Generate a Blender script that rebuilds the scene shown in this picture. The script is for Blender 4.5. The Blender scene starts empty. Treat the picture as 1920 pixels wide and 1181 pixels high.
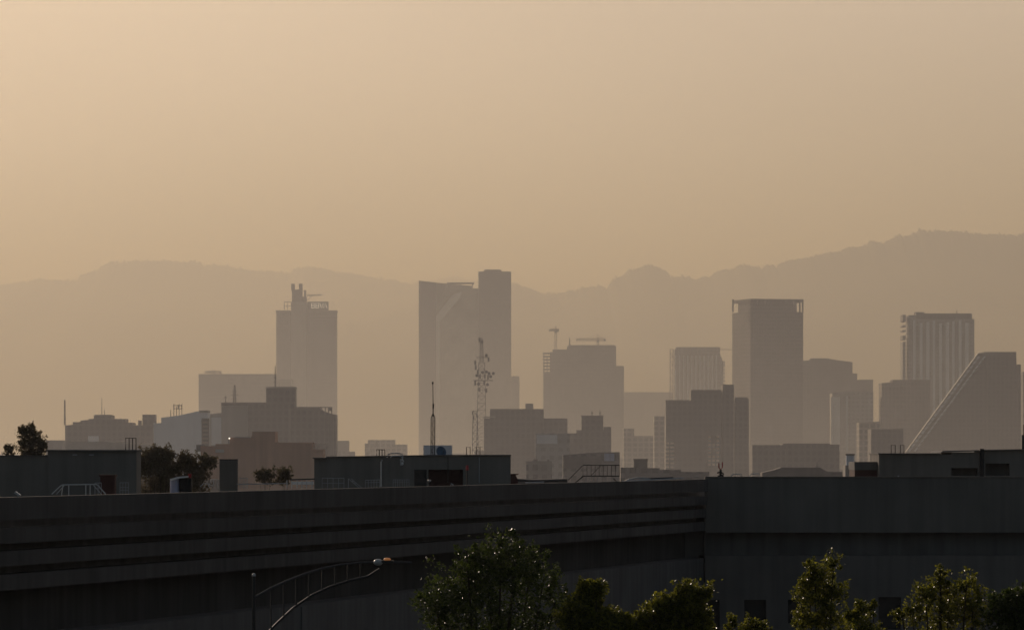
import bpy, math, random
from mathutils import Vector, noise
random.seed(7)
sc = bpy.context.scene
col = sc.collection
# ------------------------------------------------------------------ camera
F = 960 / math.tan(math.radians(7))        # focal length in photo pixels
HC = 14.5                                  # eye height above the street
HOR = 857                                  # photo row of the horizon
cam = bpy.data.cameras.new('camera')
camo = bpy.data.objects.new('camera', cam)
col.objects.link(camo)
sc.camera = camo
camo.location = (0, 0, HC)
camo.rotation_euler = (math.radians(90), 0, 0)
cam.sensor_width = 36
cam.lens = 36 * F / 1920
cam.shift_y = (HOR - 590.5) / 1920
cam.clip_start = 0.5
cam.clip_end = 120000


def X(px, Y):
    return (px - 960) / F * Y


def Z(py, Y):
    return HC + (HOR - py) / F * Y


def P(px, py, Y):
    return Vector((X(px, Y), Y, Z(py, Y)))


# ------------------------------------------------------------------ light
EL, AZ = math.radians(16), math.radians(-24)
sc.view_settings.view_transform = 'Standard'
sc.view_settings.look = 'None'
sc.view_settings.exposure = 0
world = bpy.data.worlds.new('World')
sc.world = world
world.use_nodes = True
wt = world.node_tree
sky = wt.nodes.new('ShaderNodeTexSky')
sky.sky_type = 'NISHITA'
sky.sun_disc = False
sky.sun_elevation = EL
sky.sun_rotation = AZ
sky.dust_density = 5
sky.air_density = 1.2
wt.links.new(sky.outputs[0], wt.nodes['Background'].inputs[0])
wt.nodes['Background'].inputs[1].default_value = 0.05
sl = bpy.data.lights.new('sun', 'SUN')
sl.energy = 4.78
sl.angle = math.radians(0.5)
sl.color = (1.0, 0.855, 0.875)
so = bpy.data.objects.new('sun', sl)
col.objects.link(so)
sd = Vector((math.sin(AZ) * math.cos(EL), math.cos(AZ) * math.cos(EL), math.sin(EL)))
so.rotation_euler = sd.to_track_quat('Z', 'Y').to_euler()
so.location = sd * 300


# ------------------------------------------------------------------ materials
def srgb(r, g, b):
    return tuple((c / 12.92 if c <= .04045 else ((c + .055) / 1.055) ** 2.4) for c in (r / 255, g / 255, b / 255))


MATS = {}


def newmat(name):
    m = bpy.data.materials.new(name)
    m.use_nodes = True
    t = m.node_tree
    return m, t, t.nodes['Principled BSDF']


def plain(name, c, rough=.75, metal=0.0, var=.25, scale=1.0, spec=.3):
    """weathered surface: two scales of noise and faint streaks break up the colour"""
    m, t, b = newmat(name)
    g = t.nodes.new('ShaderNodeNewGeometry')
    n1 = t.nodes.new('ShaderNodeTexNoise')
    n1.inputs['Scale'].default_value = .35 * scale
    n1.inputs['Detail'].default_value = 6
    t.links.new(g.outputs['Position'], n1.inputs['Vector'])
    mp = t.nodes.new('ShaderNodeMapping')
    mp.inputs['Scale'].default_value = (2.2 * scale, 2.2 * scale, .12 * scale)
    t.links.new(g.outputs['Position'], mp.inputs['Vector'])
    n2 = t.nodes.new('ShaderNodeTexNoise')
    n2.inputs['Scale'].default_value = 1
    n2.inputs['Detail'].default_value = 3
    t.links.new(mp.outputs[0], n2.inputs['Vector'])
    ad = t.nodes.new('ShaderNodeMath')
    ad.operation = 'ADD'
    t.links.new(n1.outputs['Fac'], ad.inputs[0])
    t.links.new(n2.outputs['Fac'], ad.inputs[1])
    mr = t.nodes.new('ShaderNodeMapRange')
    mr.inputs['From Min'].default_value = .6
    mr.inputs['From Max'].default_value = 1.4
    mr.inputs['To Min'].default_value = 1 - var
    mr.inputs['To Max'].default_value = 1 + var
    t.links.new(ad.outputs[0], mr.inputs['Value'])
    mx = t.nodes.new('ShaderNodeVectorMath')
    mx.operation = 'SCALE'
    mx.inputs[0].default_value = c[:3]
    t.links.new(mr.outputs[0], mx.inputs['Scale'])
    t.links.new(mx.outputs[0], b.inputs['Base Color'])
    b.inputs['Roughness'].default_value = rough
    b.inputs['Metallic'].default_value = metal
    b.inputs['Specular IOR Level'].default_value = spec
    return m


def facade(name, wall, ga, gb, bay=3.2, floor=3.6, gap=.28, rough=.6, off=0.0):
    """wall with rows of windows: the brick pattern is the window grid, each pane its own tone"""
    m, t, b = newmat(name)
    g = t.nodes.new('ShaderNodeNewGeometry')
    sp = t.nodes.new('ShaderNodeSeparateXYZ')
    t.links.new(g.outputs['Position'], sp.inputs[0])
    m1 = t.nodes.new('ShaderNodeMath')
    m1.operation = 'MULTIPLY_ADD'
    m1.inputs[1].default_value = .8
    t.links.new(sp.outputs['Y'], m1.inputs[0])
    t.links.new(sp.outputs['X'], m1.inputs[2])
    cb = t.nodes.new('ShaderNodeCombineXYZ')
    t.links.new(m1.outputs[0], cb.inputs['X'])
    t.links.new(sp.outputs['Z'], cb.inputs['Y'])
    br = t.nodes.new('ShaderNodeTexBrick')
    br.offset = off
    br.squash = 1
    br.inputs['Scale'].default_value = 1
    br.inputs['Brick Width'].default_value = bay
    br.inputs['Row Height'].default_value = floor
    br.inputs['Mortar Size'].default_value = gap * min(bay, floor) * .5
    br.inputs['Mortar Smooth'].default_value = .1
    br.inputs['Color1'].default_value = (*ga, 1)
    br.inputs['Color2'].default_value = (*gb, 1)
    br.inputs['Mortar'].default_value = (*wall, 1)
    t.links.new(cb.outputs[0], br.inputs['Vector'])
    nz = t.nodes.new('ShaderNodeTexNoise')
    nz.inputs['Scale'].default_value = .05
    nz.inputs['Detail'].default_value = 5
    t.links.new(g.outputs['Position'], nz.inputs['Vector'])
    mr = t.nodes.new('ShaderNodeMapRange')
    mr.inputs['From Min'].default_value = .3
    mr.inputs['From Max'].default_value = .7
    mr.inputs['To Min'].default_value = .75
    mr.inputs['To Max'].default_value = 1.25
    t.links.new(nz.outputs['Fac'], mr.inputs['Value'])
    mx = t.nodes.new('ShaderNodeVectorMath')
    mx.operation = 'SCALE'
    t.links.new(br.outputs['Color'], mx.inputs[0])
    t.links.new(mr.outputs[0], mx.inputs['Scale'])
    t.links.new(mx.outputs[0], b.inputs['Base Color'])
    b.inputs['Roughness'].default_value = rough
    b.inputs['Specular IOR Level'].default_value = .25
    return m


def emit(name, c, s, base=None):
    m, t, b = newmat(name)
    b.inputs['Base Color'].default_value = (*(base or c), 1)
    b.inputs['Emission Color'].default_value = (*c, 1)
    b.inputs['Emission Strength'].default_value = s
    return m


def leafmat(name, c1, c2, rough=.31, trans=.55):
    m, t, b = newmat(name)
    oi = t.nodes.new('ShaderNodeNewGeometry')
    ra = t.nodes.new('ShaderNodeValToRGB')
    ra.color_ramp.elements[0].color = (*c1, 1)
    ra.color_ramp.elements[1].color = (*c2, 1)
    t.links.new(oi.outputs['Random Per Island'], ra.inputs[0])
    t.links.new(ra.outputs[0], b.inputs['Base Color'])
    b.inputs['Roughness'].default_value = rough
    tr = t.nodes.new('ShaderNodeBsdfTranslucent')
    t.links.new(ra.outputs[0], tr.inputs[0])
    mix = t.nodes.new('ShaderNodeMixShader')
    mix.inputs[0].default_value = trans
    t.links.new(b.outputs[0], mix.inputs[1])
    t.links.new(tr.outputs[0], mix.inputs[2])
    t.links.new(mix.outputs[0], t.nodes['Material Output'].inputs['Surface'])
    return m


M = {
    'ground': plain('city_ground', (.07, .065, .06), scale=.05),
    'asphalt': plain('asphalt', (.045, .045, .047), .9),
    'hill_near': plain('wooded_slope', (.045, .05, .03), .95, scale=.02, var=.5),
    'hill_far': plain('far_wooded_slope', (.055, .055, .04), .95, scale=.02, var=.4),
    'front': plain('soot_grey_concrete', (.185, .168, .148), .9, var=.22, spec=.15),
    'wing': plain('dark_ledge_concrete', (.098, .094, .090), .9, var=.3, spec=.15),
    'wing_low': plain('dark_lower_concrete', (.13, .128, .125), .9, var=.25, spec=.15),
    'glass_front': facade('pale_glass_front', (.50, .47, .40), (.30, .28, .23), (.42, .40, .34), 3.0, 4.0, .2),
    'front_low': plain('painted_lower_wall', (.175, .158, .142), .9, var=.2, spec=.15),
    'recess': plain('shaded_recess', (.14, .136, .13), .95, var=.3, spec=.05),  # colour darkened to deepen the shade inside recesses
    'recess_deep': plain('deep_shaded_recess', (.085, .083, .08), .95, var=.3, spec=.05),  # shade of the deep gap put into a still darker colour
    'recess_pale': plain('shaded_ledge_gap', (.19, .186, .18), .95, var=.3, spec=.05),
    'glass_dark': plain('dark_window', (.025, .025, .025), .4, var=.2),
    'roofhut': plain('dark_rendered_wall', (.205, .190, .170), .9, var=.25, spec=.15),
    'slab': plain('roof_slab', (.15, .145, .135), .9),
    'brick_red': plain('dull_red_brick', (.085, .042, .036), .9),
    'red': plain('red_paint', (.35, .03, .04), .5),
    'white_metal': plain('white_painted_steel', (.55, .57, .58), .5, var=.2),
    'grey_metal': plain('grey_painted_steel', (.36, .37, .38), .5),
    'dark_metal': plain('dark_painted_steel', (.045, .043, .042), .5),
    'black_metal': plain('black_steel', (.018, .017, .018), .5),
    'tank_blue': plain('blue_grey_plastic', (.42, .47, .66), .5),
    'tarp': plain('pale_tarpaulin', (.8, .82, .84), .7),
    'dish': plain('navy_dish', (.10, .16, .24), .45),
    'conc': plain('pale_concrete', (.30, .28, .26), .85, scale=.2),
    'conc_d': plain('dark_concrete', (.14, .125, .115), .85, scale=.2),
    'conc_w': plain('white_render', (.88, .90, .97), .85, scale=.2, var=.12),
    'grey_w': plain('pale_grey_render', (.72, .74, .80), .85, scale=.2, var=.12),
    'pink': plain('red_brown_render', (.40, .20, .12), .9, scale=.3),
    'steel': plain('galvanised_mast', (.085, .08, .08), .8),
    'steel_d': plain('dark_galvanised_mast', (.05, .048, .048), .5),
    'crane': plain('crane_paint', (.22, .16, .06), .5),
    'bark': plain('bark', (.05, .038, .028), .95, scale=3),
    'strip': plain('pale_lit_chamfer', (.95, .95, .95), .35, var=.04, scale=.1),  # near-white colour paints the light on the tower's chamfer
    'sign': plain('sign_board', (.05, .05, .06), .6),
    'letter': emit('glow_letter', (.95, .9, .85), .5),  # glow added so the pale letters stand out from the board
    'lamp': emit('sun_glint_glow', (1, .92, .8), 1.6),  # glow that stands in for a sun glint on a roof
    'orange_glint': emit('orange_glint_glow', (1, .38, .12), .16, (.5, .22, .09)),  # orange sun glint put into the lens colour and a faint glow
    'dome': plain('frosted_dome', (.45, .45, .44), .3, var=.05),
    'tower_a': facade('tower_glass_brown', (.20, .165, .16), (.045, .038, .038), (.10, .082, .082), 2.6, 3.8),
    'tower_b': facade('tower_glass_green', (.20, .18, .15), (.05, .045, .038), (.11, .10, .085), 3.0, 4.0, .2),
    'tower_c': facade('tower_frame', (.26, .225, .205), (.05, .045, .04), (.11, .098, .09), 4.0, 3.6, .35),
    'tower_d': facade('tower_dark', (.14, .115, .112), (.03, .026, .026), (.085, .07, .07), 2.8, 3.4, .3),
    'block_a': facade('block_grey', (.18, .165, .158), (.06, .056, .056), (.11, .105, .10), 3.0, 3.2, .45),
    'block_b': facade('block_dark', (.105, .093, .090), (.05, .044, .045), (.075, .066, .066), 2.7, 3.0, .4),
    'block_c': facade('block_pale', (.34, .33, .33), (.17, .17, .17), (.25, .24, .24), 3.4, 3.2, .55),
    'block_w': facade('block_white', (.52, .52, .53), (.25, .25, .26), (.38, .38, .38), 3.4, 3.0, .6),
    'glass_pale': plain('pale_window', (.85, .68, .55), .35, var=.3, scale=2),
    'leaf_big': leafmat('glossy_dark_leaf', (.016, .026, .006), (.085, .115, .018)),
    'leaf_yel': leafmat('olive_leaf', (.034, .044, .007), (.29, .28, .03)),
    'leaf_mid': leafmat('dusty_leaf', (.075, .062, .034), (.20, .165, .09), .6, .4),
}


# ------------------------------------------------------------------ mesh helpers
class MB:
    def __init__(self):
        self.v = []
        self.f = []

    def poly(self, pts):
        i = len(self.v)
        self.v += [tuple(p) for p in pts]
        self.f.append(tuple(range(i, i + len(pts))))
        return self

    def extrude(self, pts, d):
        """closed prism: polygon pts swept by vector d"""
        n = len(pts)
        i = len(self.v)
        d = Vector(d)
        self.v += [tuple(p) for p in pts] + [tuple(Vector(p) + d) for p in pts]
        self.f.append(tuple(range(i, i + n)))
        self.f.append(tuple(range(i + 2 * n - 1, i + n - 1, -1)))
        for k in range(n):
            a, b = i + k, i + (k + 1) % n
            self.f.append((a, a + n, b + n, b))
        return self

    def box(self, x0, x1, y0, y1, z0, z1):
        return self.extrude([(x0, y0, z0), (x1, y0, z0), (x1, y0, z1), (x0, y0, z1)], (0, y1 - y0, 0))

    def pbox(self, x0, x1, yt, Y, dep, yb=None, z0=0.0):
        """box whose outline covers photo columns x0..x1 and tops at row yt, standing at depth Y"""
        a = X(x0, Y + dep) if x0 > 960 else X(x0, Y)
        b = X(x1, Y + dep) if x1 < 960 else X(x1, Y)
        return self.box(a, b, Y, Y + dep, z0 if yb is None else Z(yb, Y), Z(yt, Y))

    def tube(self, pts, r, n=6, r2=None):
        pts = [Vector(p) for p in pts]
        m = len(pts)
        rings = []
        for k, p in enumerate(pts):
            d = (pts[min(k + 1, m - 1)] - pts[max(k - 1, 0)]).normalized()
            u = d.orthogonal().normalized() if abs(d.z) > .9 else d.cross(Vector((0, 0, 1))).normalized()
            w = d.cross(u)
            rr = r if r2 is None else r + (r2 - r) * k / max(m - 1, 1)
            i = len(self.v)
            self.v += [tuple(p + (u * math.cos(2 * math.pi * j / n) + w * math.sin(2 * math.pi * j / n)) * rr) for j in range(n)]
            rings.append(i)
        for a, b in zip(rings, rings[1:]):
            for j in range(n):
                self.f.append((a + j, a + (j + 1) % n, b + (j + 1) % n, b + j))
        self.f.append(tuple(rings[0] + j for j in range(n - 1, -1, -1)))
        self.f.append(tuple(rings[-1] + j for j in range(n)))
        return self

    def ball(self, c, rx, ry, rz, n=10, half=False):
        c = Vector(c)
        rows = n // 2
        i0 = len(self.v)
        lo = 0 if half else -math.pi / 2
        for a in range(rows + 1):
            la = lo + (math.pi / 2 - lo) * a / rows
            for j in range(n):
                lo_ = 2 * math.pi * j / n
                self.v.append((c.x + rx * math.cos(la) * math.cos(lo_), c.y + ry * math.cos(la) * math.sin(lo_), c.z + rz * math.sin(la)))
        for a in range(rows):
            for j in range(n):
                p, q = i0 + a * n + j, i0 + a * n + (j + 1) % n
                self.f.append((p, q, q + n, p + n))
        return self

    def lattice(self, base, top, w0, w1, bays, r, rb=None):
        """square lattice mast from base to top"""
        base, top = Vector(base), Vector(top)
        rb = rb or r * .6
        ax = (top - base).normalized()
        u = ax.orthogonal().normalized() if abs(ax.z) < .5 else Vector((1, 0, 0))
        u = (u - ax * u.dot(ax)).normalized()
        w = ax.cross(u)
        cs = [(1, 1), (-1, 1), (-1, -1), (1, -1)]

        def pt(k, c):
            t = k / bays
            ww = (w0 + (w1 - w0) * t) / 2
            return base.lerp(top, t) + u * c[0] * ww + w * c[1] * ww
        for c in cs:
            self.tube([pt(0, c), pt(bays, c)], r, 4)
        for k in range(bays):
            for j in range(4):
                a, b = cs[j], cs[(j + 1) % 4]
                if (k + j) % 2:
                    a, b = b, a
                self.tube([pt(k, a), pt(k + 1, b)], rb, 3)
                self.tube([pt(k + 1, a), pt(k + 1, b)], rb, 3)
        return self

    def build(self, name, mat, parent=None, loc=None, smooth=False):
        off = Vector((0, 0, 0))
        if parent is not None:
            p = parent
            while p.parent:
                p = p.parent
            off = Vector(p.location)
        elif loc is not None:
            off = Vector(loc)
        elif self.v:
            xs = [q[0] for q in self.v]
            ys = [q[1] for q in self.v]
            off = Vector(((min(xs) + max(xs)) / 2, (min(ys) + max(ys)) / 2, min(q[2] for q in self.v)))
        me = bpy.data.meshes.new(name)
        me.from_pydata([(q[0] - off.x, q[1] - off.y, q[2] - off.z) for q in self.v], [], self.f)
        import bmesh
        if len(self.f) < 4000:
            bm = bmesh.new()
            bm.from_mesh(me)
            bmesh.ops.recalc_face_normals(bm, faces=bm.faces)
            bm.to_mesh(me)
            bm.free()
        if smooth:
            me.polygons.foreach_set('use_smooth', [True] * len(me.polygons))
        me.materials.append(mat)
        me.update()
        o = bpy.data.objects.new(name, me)
        col.objects.link(o)
        if parent is not None:
            o.parent = parent
        else:
            o.location = off
        return o


def tag(o, label=None, cat=None, group=None, kind=None):
    if label:
        o['label'] = label
    if cat:
        o['category'] = cat
    if group:
        o['group'] = group
    if kind:
        o['kind'] = kind
    return o


def thing(name, label, cat, loc, group=None):
    o = bpy.data.objects.new(name, None)
    o.empty_display_size = .5
    col.objects.link(o)
    o.location = loc
    return tag(o, label, cat, group)


def prism(profile, Y, dep, yb=None):
    """outline polygon (photo columns/rows along the roofline, left to right) swept back by dep"""
    x0, x1 = profile[0][0], profile[-1][0]

    def xx(x):
        if x0 >= 900:
            w = (x1 - x) / (x1 - x0)
        elif x1 <= 1020:
            w = (x - x0) / (x1 - x0)
        else:
            w = 0
        return (x - 960) / F * (Y + dep * w)
    pts = [(xx(x), Y, Z(y, Y)) for x, y in profile]
    zb = 0 if yb is None else Z(yb, Y)
    pts = [(xx(x0), Y, zb)] + pts + [(xx(x1), Y, zb)]
    return MB().extrude(pts, (0, dep, 0))


def corner(xl, xc, xr, yt, Y, phi, z0=0.0):
    """block turned by phi so two faces show: columns xl..xc is the left face, xc..xr the right one"""
    C = Vector((X(xc, Y), Y, 0))

    def hit(d, px):
        a = (px - 960) / F
        t = (a * C.y - C.x) / (d.x - a * d.y)
        return d * t
    L = hit(Vector((-math.sin(phi), math.cos(phi), 0)), xl)
    R = hit(Vector((math.cos(phi), math.sin(phi), 0)), xr)
    zt = Z(yt, Y)
    base = [C, C + R, C + R + L, C + L]
    return MB().extrude([(p.x, p.y, z0) for p in base], (0, 0, zt - z0)), base


def bld(name, label, cat, Y, dep, profile, mat, parts=(), group=None):
    """building: wall prism plus parts (name, x0, x1, ytop, ybottom, y offset, depth, material)"""
    xm = (profile[0][0] + profile[-1][0]) / 2
    r = thing(name, label, cat, (X(xm, Y), Y, 0), group)
    prism(profile, Y, dep).build('wall', M[mat], r)
    for pn, a, b, yt, yb, dy, dd, pm in parts:
        MB().pbox(a, b, yt, Y + dy, dd, yb).build(pn, M[pm], r)
    return r


def mast(name, label, px, yt, yb, Y, r0, mat='steel', arms=(), cat='antenna', lat=None, group=None):
    """thin rooftop mast with cross arms (row, half width in px)"""
    r = r0 * 1.6
    b, t = P(px, yb, Y), P(px, yt, Y)
    s = Y / F
    ro = thing(name, label, cat, b, group)
    if lat:
        mb = MB().lattice(b, t, lat[0] * s, lat[1] * s, lat[2], r)
    else:
        mb = MB().tube([b, t], r, 6, r * .5)
    mb.build('pole', M[mat], ro)
    for row, hw in arms:
        q = P(px, row, Y)
        MB().tube([q - Vector((hw * s, 0, 0)), q + Vector((hw * s, 0, 0))], r * .8, 5).build('cross_arm', M[mat], ro)
    return ro


# ------------------------------------------------------------------ setting: ground, street, hills, haze
tag(MB().box(-40000, 40000, -3000, 40000, -2, 0).build('ground', M['ground'], loc=(0, 0, 0)), kind='structure')
tag(MB().box(-60, 60, 60, 106, -.5, .004).build('road', M['asphalt'], loc=(0, 80, 0)), kind='structure')
tag(MB().box(-60, 60, 106, 128, -.5, .14).build('pavement', M['front'], loc=(0, 110, 0)), kind='structure')


def hills(name, ridge, Yr, front, mat, seed, rough):
    """ridge line given as photo points; slopes fall to the plain towards the camera and behind"""
    def rd(px):
        if px <= ridge[0][0]:
            return ridge[0][1]
        for (a, ya), (b, yb) in zip(ridge, ridge[1:]):
            if a <= px <= b:
                t = (px - a) / (b - a)
                t = t * t * (3 - 2 * t) * .5 + t * .5
                return ya + (yb - ya) * t
        return ridge[-1][1]
    nx, ny = 1100, 26
    vs, fs = [], []
    px0, px1 = ridge[0][0], ridge[-1][0]
    for j in range(ny + 1):
        v = j / ny * 1.35
        for i in range(nx + 1):
            px = px0 + (px1 - px0) * i / nx
            x = (px - 960) / F * Yr
            y = Yr - front + front * v
            hgt = Z(rd(px), Yr)
            jag = (noise.noise(Vector((px * .045, seed, 0))) * 13 + noise.noise(Vector((px * .16, seed, 3))) * 13 + noise.noise(Vector((px * .4, seed, 7))) * 10 + noise.noise(Vector((px * .8, seed, 9))) * 7.0) * Yr / F * rough
            if v <= 1:
                p = v ** 1.25
                n = noise.noise(Vector((x * .0008 + seed, y * .00045, 1))) + .5 * noise.noise(Vector((x * .0025 + seed, y * .0019, 2)))
                h = hgt * p + n * 190 * p * (1 - p) * 2 + jag * p ** 14
                h = min(h, hgt * (.15 + .85 * v))if v < .97 else hgt + jag
            else:
                h = (hgt + jag) * (1 - (v - 1) * 2.2)
            vs.append((x, y, max(h, -5)))
    w = nx + 1
    for j in range(ny):
        for i in range(nx):
            a = j * w + i
            fs.append((a, a + 1, a + w + 1, a + w))
    mb = MB()
    mb.v, mb.f = vs, fs
    return tag(mb.build(name, mat, loc=(0, Yr, 0), smooth=True), kind='structure')


hills('hills', [(-700, 560), (-300, 560), (0, 560), (400, 540), (700, 530), (790, 531), (820, 524), (850, 520), (890, 526), (940, 536), (1000, 556), (1100, 575), (1500, 600), (2600, 600)], 24000, 5000, M['hill_far'], 4, .35)
hills('hills', [(-700, 600), (-300, 570), (-60, 537), (0, 535), (70, 525), (130, 527), (165, 514), (210, 493), (250, 490), (320, 489), (400, 496), (470, 508), (530, 511), (575, 501), (640, 510), (700, 521), (780, 533), (860, 545), (960, 560), (1100, 590), (1400, 640), (2600, 700)], 19800, 5000, M['hill_far'], 11, .45)
hills('hills', [(-700, 720), (300, 690), (700, 600), (850, 552), (905, 538), (960, 533), (1000, 544), (1035, 552), (1070, 545), (1110, 538), (1138, 540), (1152, 522), (1180, 507), (1215, 499), (1248, 508), (1262, 521), (1280, 517), (1305, 524), (1330, 519), (1360, 505), (1400, 498), (1425, 503), (1470, 492), (1520, 482), (1560, 473), (1640, 456), (1700, 441), (1740, 432), (1800, 436), (1850, 441), (1920, 440), (2100, 430), (2400, 450), (2600, 470)], 16500, 4500, M['hill_near'], 23, .5)

hz, ht, _b = newmat('dusty_haze')
ht.nodes.remove(_b)
vs_ = ht.nodes.new('ShaderNodeVolumeScatter')
vs_.inputs['Color'].default_value = (.60, .615, .70, 1)
vs_.inputs['Anisotropy'].default_value = .44
va_ = ht.nodes.new('ShaderNodeVolumeAbsorption')      # brown gases near the ground swallow blue
va_.inputs['Color'].default_value = (.86, .64, .10, 1)
hadd = ht.nodes.new('ShaderNodeAddShader')
ht.links.new(vs_.outputs[0], hadd.inputs[0])
ht.links.new(va_.outputs[0], hadd.inputs[1])
ht.links.new(hadd.outputs[0], ht.nodes['Material Output'].inputs['Volume'])
hg = ht.nodes.new('ShaderNodeNewGeometry')
hs = ht.nodes.new('ShaderNodeSeparateXYZ')
ht.links.new(hg.outputs['Position'], hs.inputs[0])


def hmath(op, *args):
    n = ht.nodes.new('ShaderNodeMath')
    n.operation = op
    for k, q in enumerate(args):
        if isinstance(q, (int, float)):
            n.inputs[k].default_value = q
        else:
            ht.links.new(q, n.inputs[k])
    return n.outputs[0]


# the smog lies over the city: thin along the near street, a denser layer close to the ground
hn = ht.nodes.new('ShaderNodeMapRange')
hn.interpolation_type = 'SMOOTHSTEP'
hn.inputs['From Min'].default_value = 60
hn.inputs['From Max'].default_value = 1000
hn.inputs['To Min'].default_value = .12
ht.links.new(hs.outputs['Y'], hn.inputs['Value'])
hl = hmath('POWER', 2.718, hmath('MULTIPLY', hs.outputs['Z'], -1 / 60))
hf = ht.nodes.new('ShaderNodeMapRange')
hf.interpolation_type = 'SMOOTHSTEP'
hf.inputs['From Min'].default_value = 1500
hf.inputs['From Max'].default_value = 4600
hf.inputs['To Min'].default_value = 1.5
hf.inputs['To Max'].default_value = 3.0
ht.links.new(hs.outputs['Y'], hf.inputs['Value'])
hz1 = hmath('MULTIPLY', hmath('MULTIPLY_ADD', hl, hf.outputs[0], 1.0), hn.outputs[0])
# drifting, uneven banks
hm = ht.nodes.new('ShaderNodeMapping')
hm.inputs['Scale'].default_value = (1 / 2600, 1 / 5200, 1 / 330)
ht.links.new(hg.outputs['Position'], hm.inputs['Vector'])
hb = ht.nodes.new('ShaderNodeTexNoise')
hb.inputs['Scale'].default_value = 1
hb.inputs['Detail'].default_value = 2
ht.links.new(hm.outputs[0], hb.inputs['Vector'])
hv = hmath('MULTIPLY_ADD', hb.outputs['Fac'], 1.3, .35)
ht.links.new(hmath('MULTIPLY', hmath('MULTIPLY', hz1, hv), 1.76e-4), vs_.inputs['Density'])
ha = hmath('POWER', 2.718, hmath('MULTIPLY', hs.outputs['Z'], -1 / 400))
ht.links.new(hmath('MULTIPLY', hmath('MULTIPLY', ha, hn.outputs[0]), 1.25e-4), va_.inputs['Density'])
sc.cycles.volume_step_rate = 0.08
sc.cycles.volume_max_steps = 1024
tag(MB().box(-39000, 39000, -2900, 39900, -1.5, 3000).build('haze', hz, loc=(0, 0, 0)), kind='structure')
sc.cycles.volume_bounces = 0
sc.cycles.max_bounces = 6
sc.cycles.transparent_max_bounces = 24

# ================================================================== far skyline
# -- slab tower with the lettered roof sign
Y = 4841
r = thing('office_tower', 'tall brown slab tower with rooftop fins and lettered roof sign', 'office tower', (X(575, Y), Y, 0))
mb, _ = corner(517, 545.5, 577, 583, Y + 2, math.radians(42))
MB().pbox(518, 546, 583, Y + 1.2, 30).build('wall', M['tower_a'], r)
MB().pbox(576, 632.5, 583, Y + 1.2, 30).build('wall', M['tower_a'], r)
MB().pbox(546, 576, 566, Y, 26).build('stair_core', M['conc'], r)
m = MB()
m.pbox(547.5, 567.5, 543, Y + 3, 12, 566)
m.pbox(546, 553, 532, Y + 2, 14, 545)
m.pbox(560.5, 567.5, 532, Y + 2, 14, 545)
m.build('roof_fins', M['conc_d'], r)
MB().pbox(567.5, 575.5, 556, Y + 3, 10, 566).build('machine_room', M['conc_d'], r)
MB().pbox(570, 574, 544, Y + 5, 2, 556).build('stub_mast', M['conc_d'], r)
m = MB()
m.lattice(P(575, 554, Y + 6), P(603, 553, Y + 6), 1.3, .8, 8, .16)
m.tube([P(576, 564, Y + 6), P(586, 554, Y + 6)], .3, 5)
m.build('maintenance_boom', M['steel_d'], r)
m = MB()
for q in ((533, 566, 533, 581), (546, 566, 546, 581), (533, 566, 546, 566), (533, 574, 546, 574), (539, 566, 539, 581)):
    m.tube([P(q[0], q[1], Y + 2), P(q[2], q[3], Y + 2)], .35, 5)
m.build('sign_frame', M['steel_d'], r)
sg = MB().pbox(576, 616, 565.5, Y + 1.6, 1, 581.5).build('sign_board', M['sign'], r)


def letter(ch, x0, x1, yt, yb, Y, parent):
    """strokes in letter space 0..1, built as a raised bent bar"""
    st = {'B': [[(0, 0), (0, 1), (.72, 1), (.95, .87), (.95, .66), (.72, .53), (0, .53)], [(.72, .53), (1, .38), (1, .14), (.76, 0), (0, 0)]],
          'V': [[(0, 1), (.5, 0), (1, 1)]],
          'A': [[(0, 0), (.5, 1), (1, 0)]]}[ch]
    s = Y / F
    m = MB()
    for pts in st:
        m.tube([P(x0 + (x1 - x0) * a, yb + (yt - yb) * b, Y) for a, b in pts], .62 * s, 6)
    return m.build('letter', M['letter'], parent)


for ch, a, b in (('B', 584.0, 589.6), ('B', 592.2, 597.8), ('V', 599.4, 606.2), ('A', 606.6, 613.4)):
    letter(ch, a, b, 568.6, 577.6, Y + .9, sg)
for a, b in ((517, 546), (576, 633)):
    MB().pbox(a - .3, b + .3, 581.8, Y + .8, 31, 584.8).build('parapet', M['conc_d'], r)

# -- tall twin-part tower with the slanted glass front
Y = 5078
r = thing('office_tower', 'tallest tower, slant-topped slab joined to a higher square shaft', 'office tower', (X(870, Y), Y, 0))
prism([(785.5, 526), (818, 529.5)], Y, 30).build('wall', M['tower_a'], r)
prism([(818, 530), (886, 536), (886.5, 541), (897, 541)], Y + 4, 24).build('glass_front', M['glass_front'], r)
mb = MB().pbox(897, 958.5, 509, Y + 1, 28).build('shaft', M['tower_b'], r)
MB().pbox(908, 940, 505.4, Y + 6, 14, 509).build('machine_room', M['tower_d'], r)
m = MB()
m.box(X(838, Y), X(889, Y), Y + 3, Y + 22, Z(531.5, Y), Z(529.3, Y))
for px in (842, 864, 886):
    m.tube([P(px, 531, Y + 12), P(px, 538, Y + 12)], .6, 6)
m.build('helipad', M['conc_d'], r)
m = MB()
m.extrude([P(x, y, Y + 3.4) for x, y in ((817.5, 592), (846, 556), (852, 551), (866, 547), (862, 558), (836, 589), (825, 603), (823.5, 846), (817.5, 846))], (0, 2, 0))
m.build('pale_strip', M['strip'], r)  # lit chamfer, its brightness put into the pale colour
prism([(958.7, 705), (974, 705)], Y + 20, 24).build('annex', M['tower_b'], r)
MB().pbox(785.2, 790, 527.5, Y - .5, 31, 850).build('corner_pier', M['conc'], r)

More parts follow.
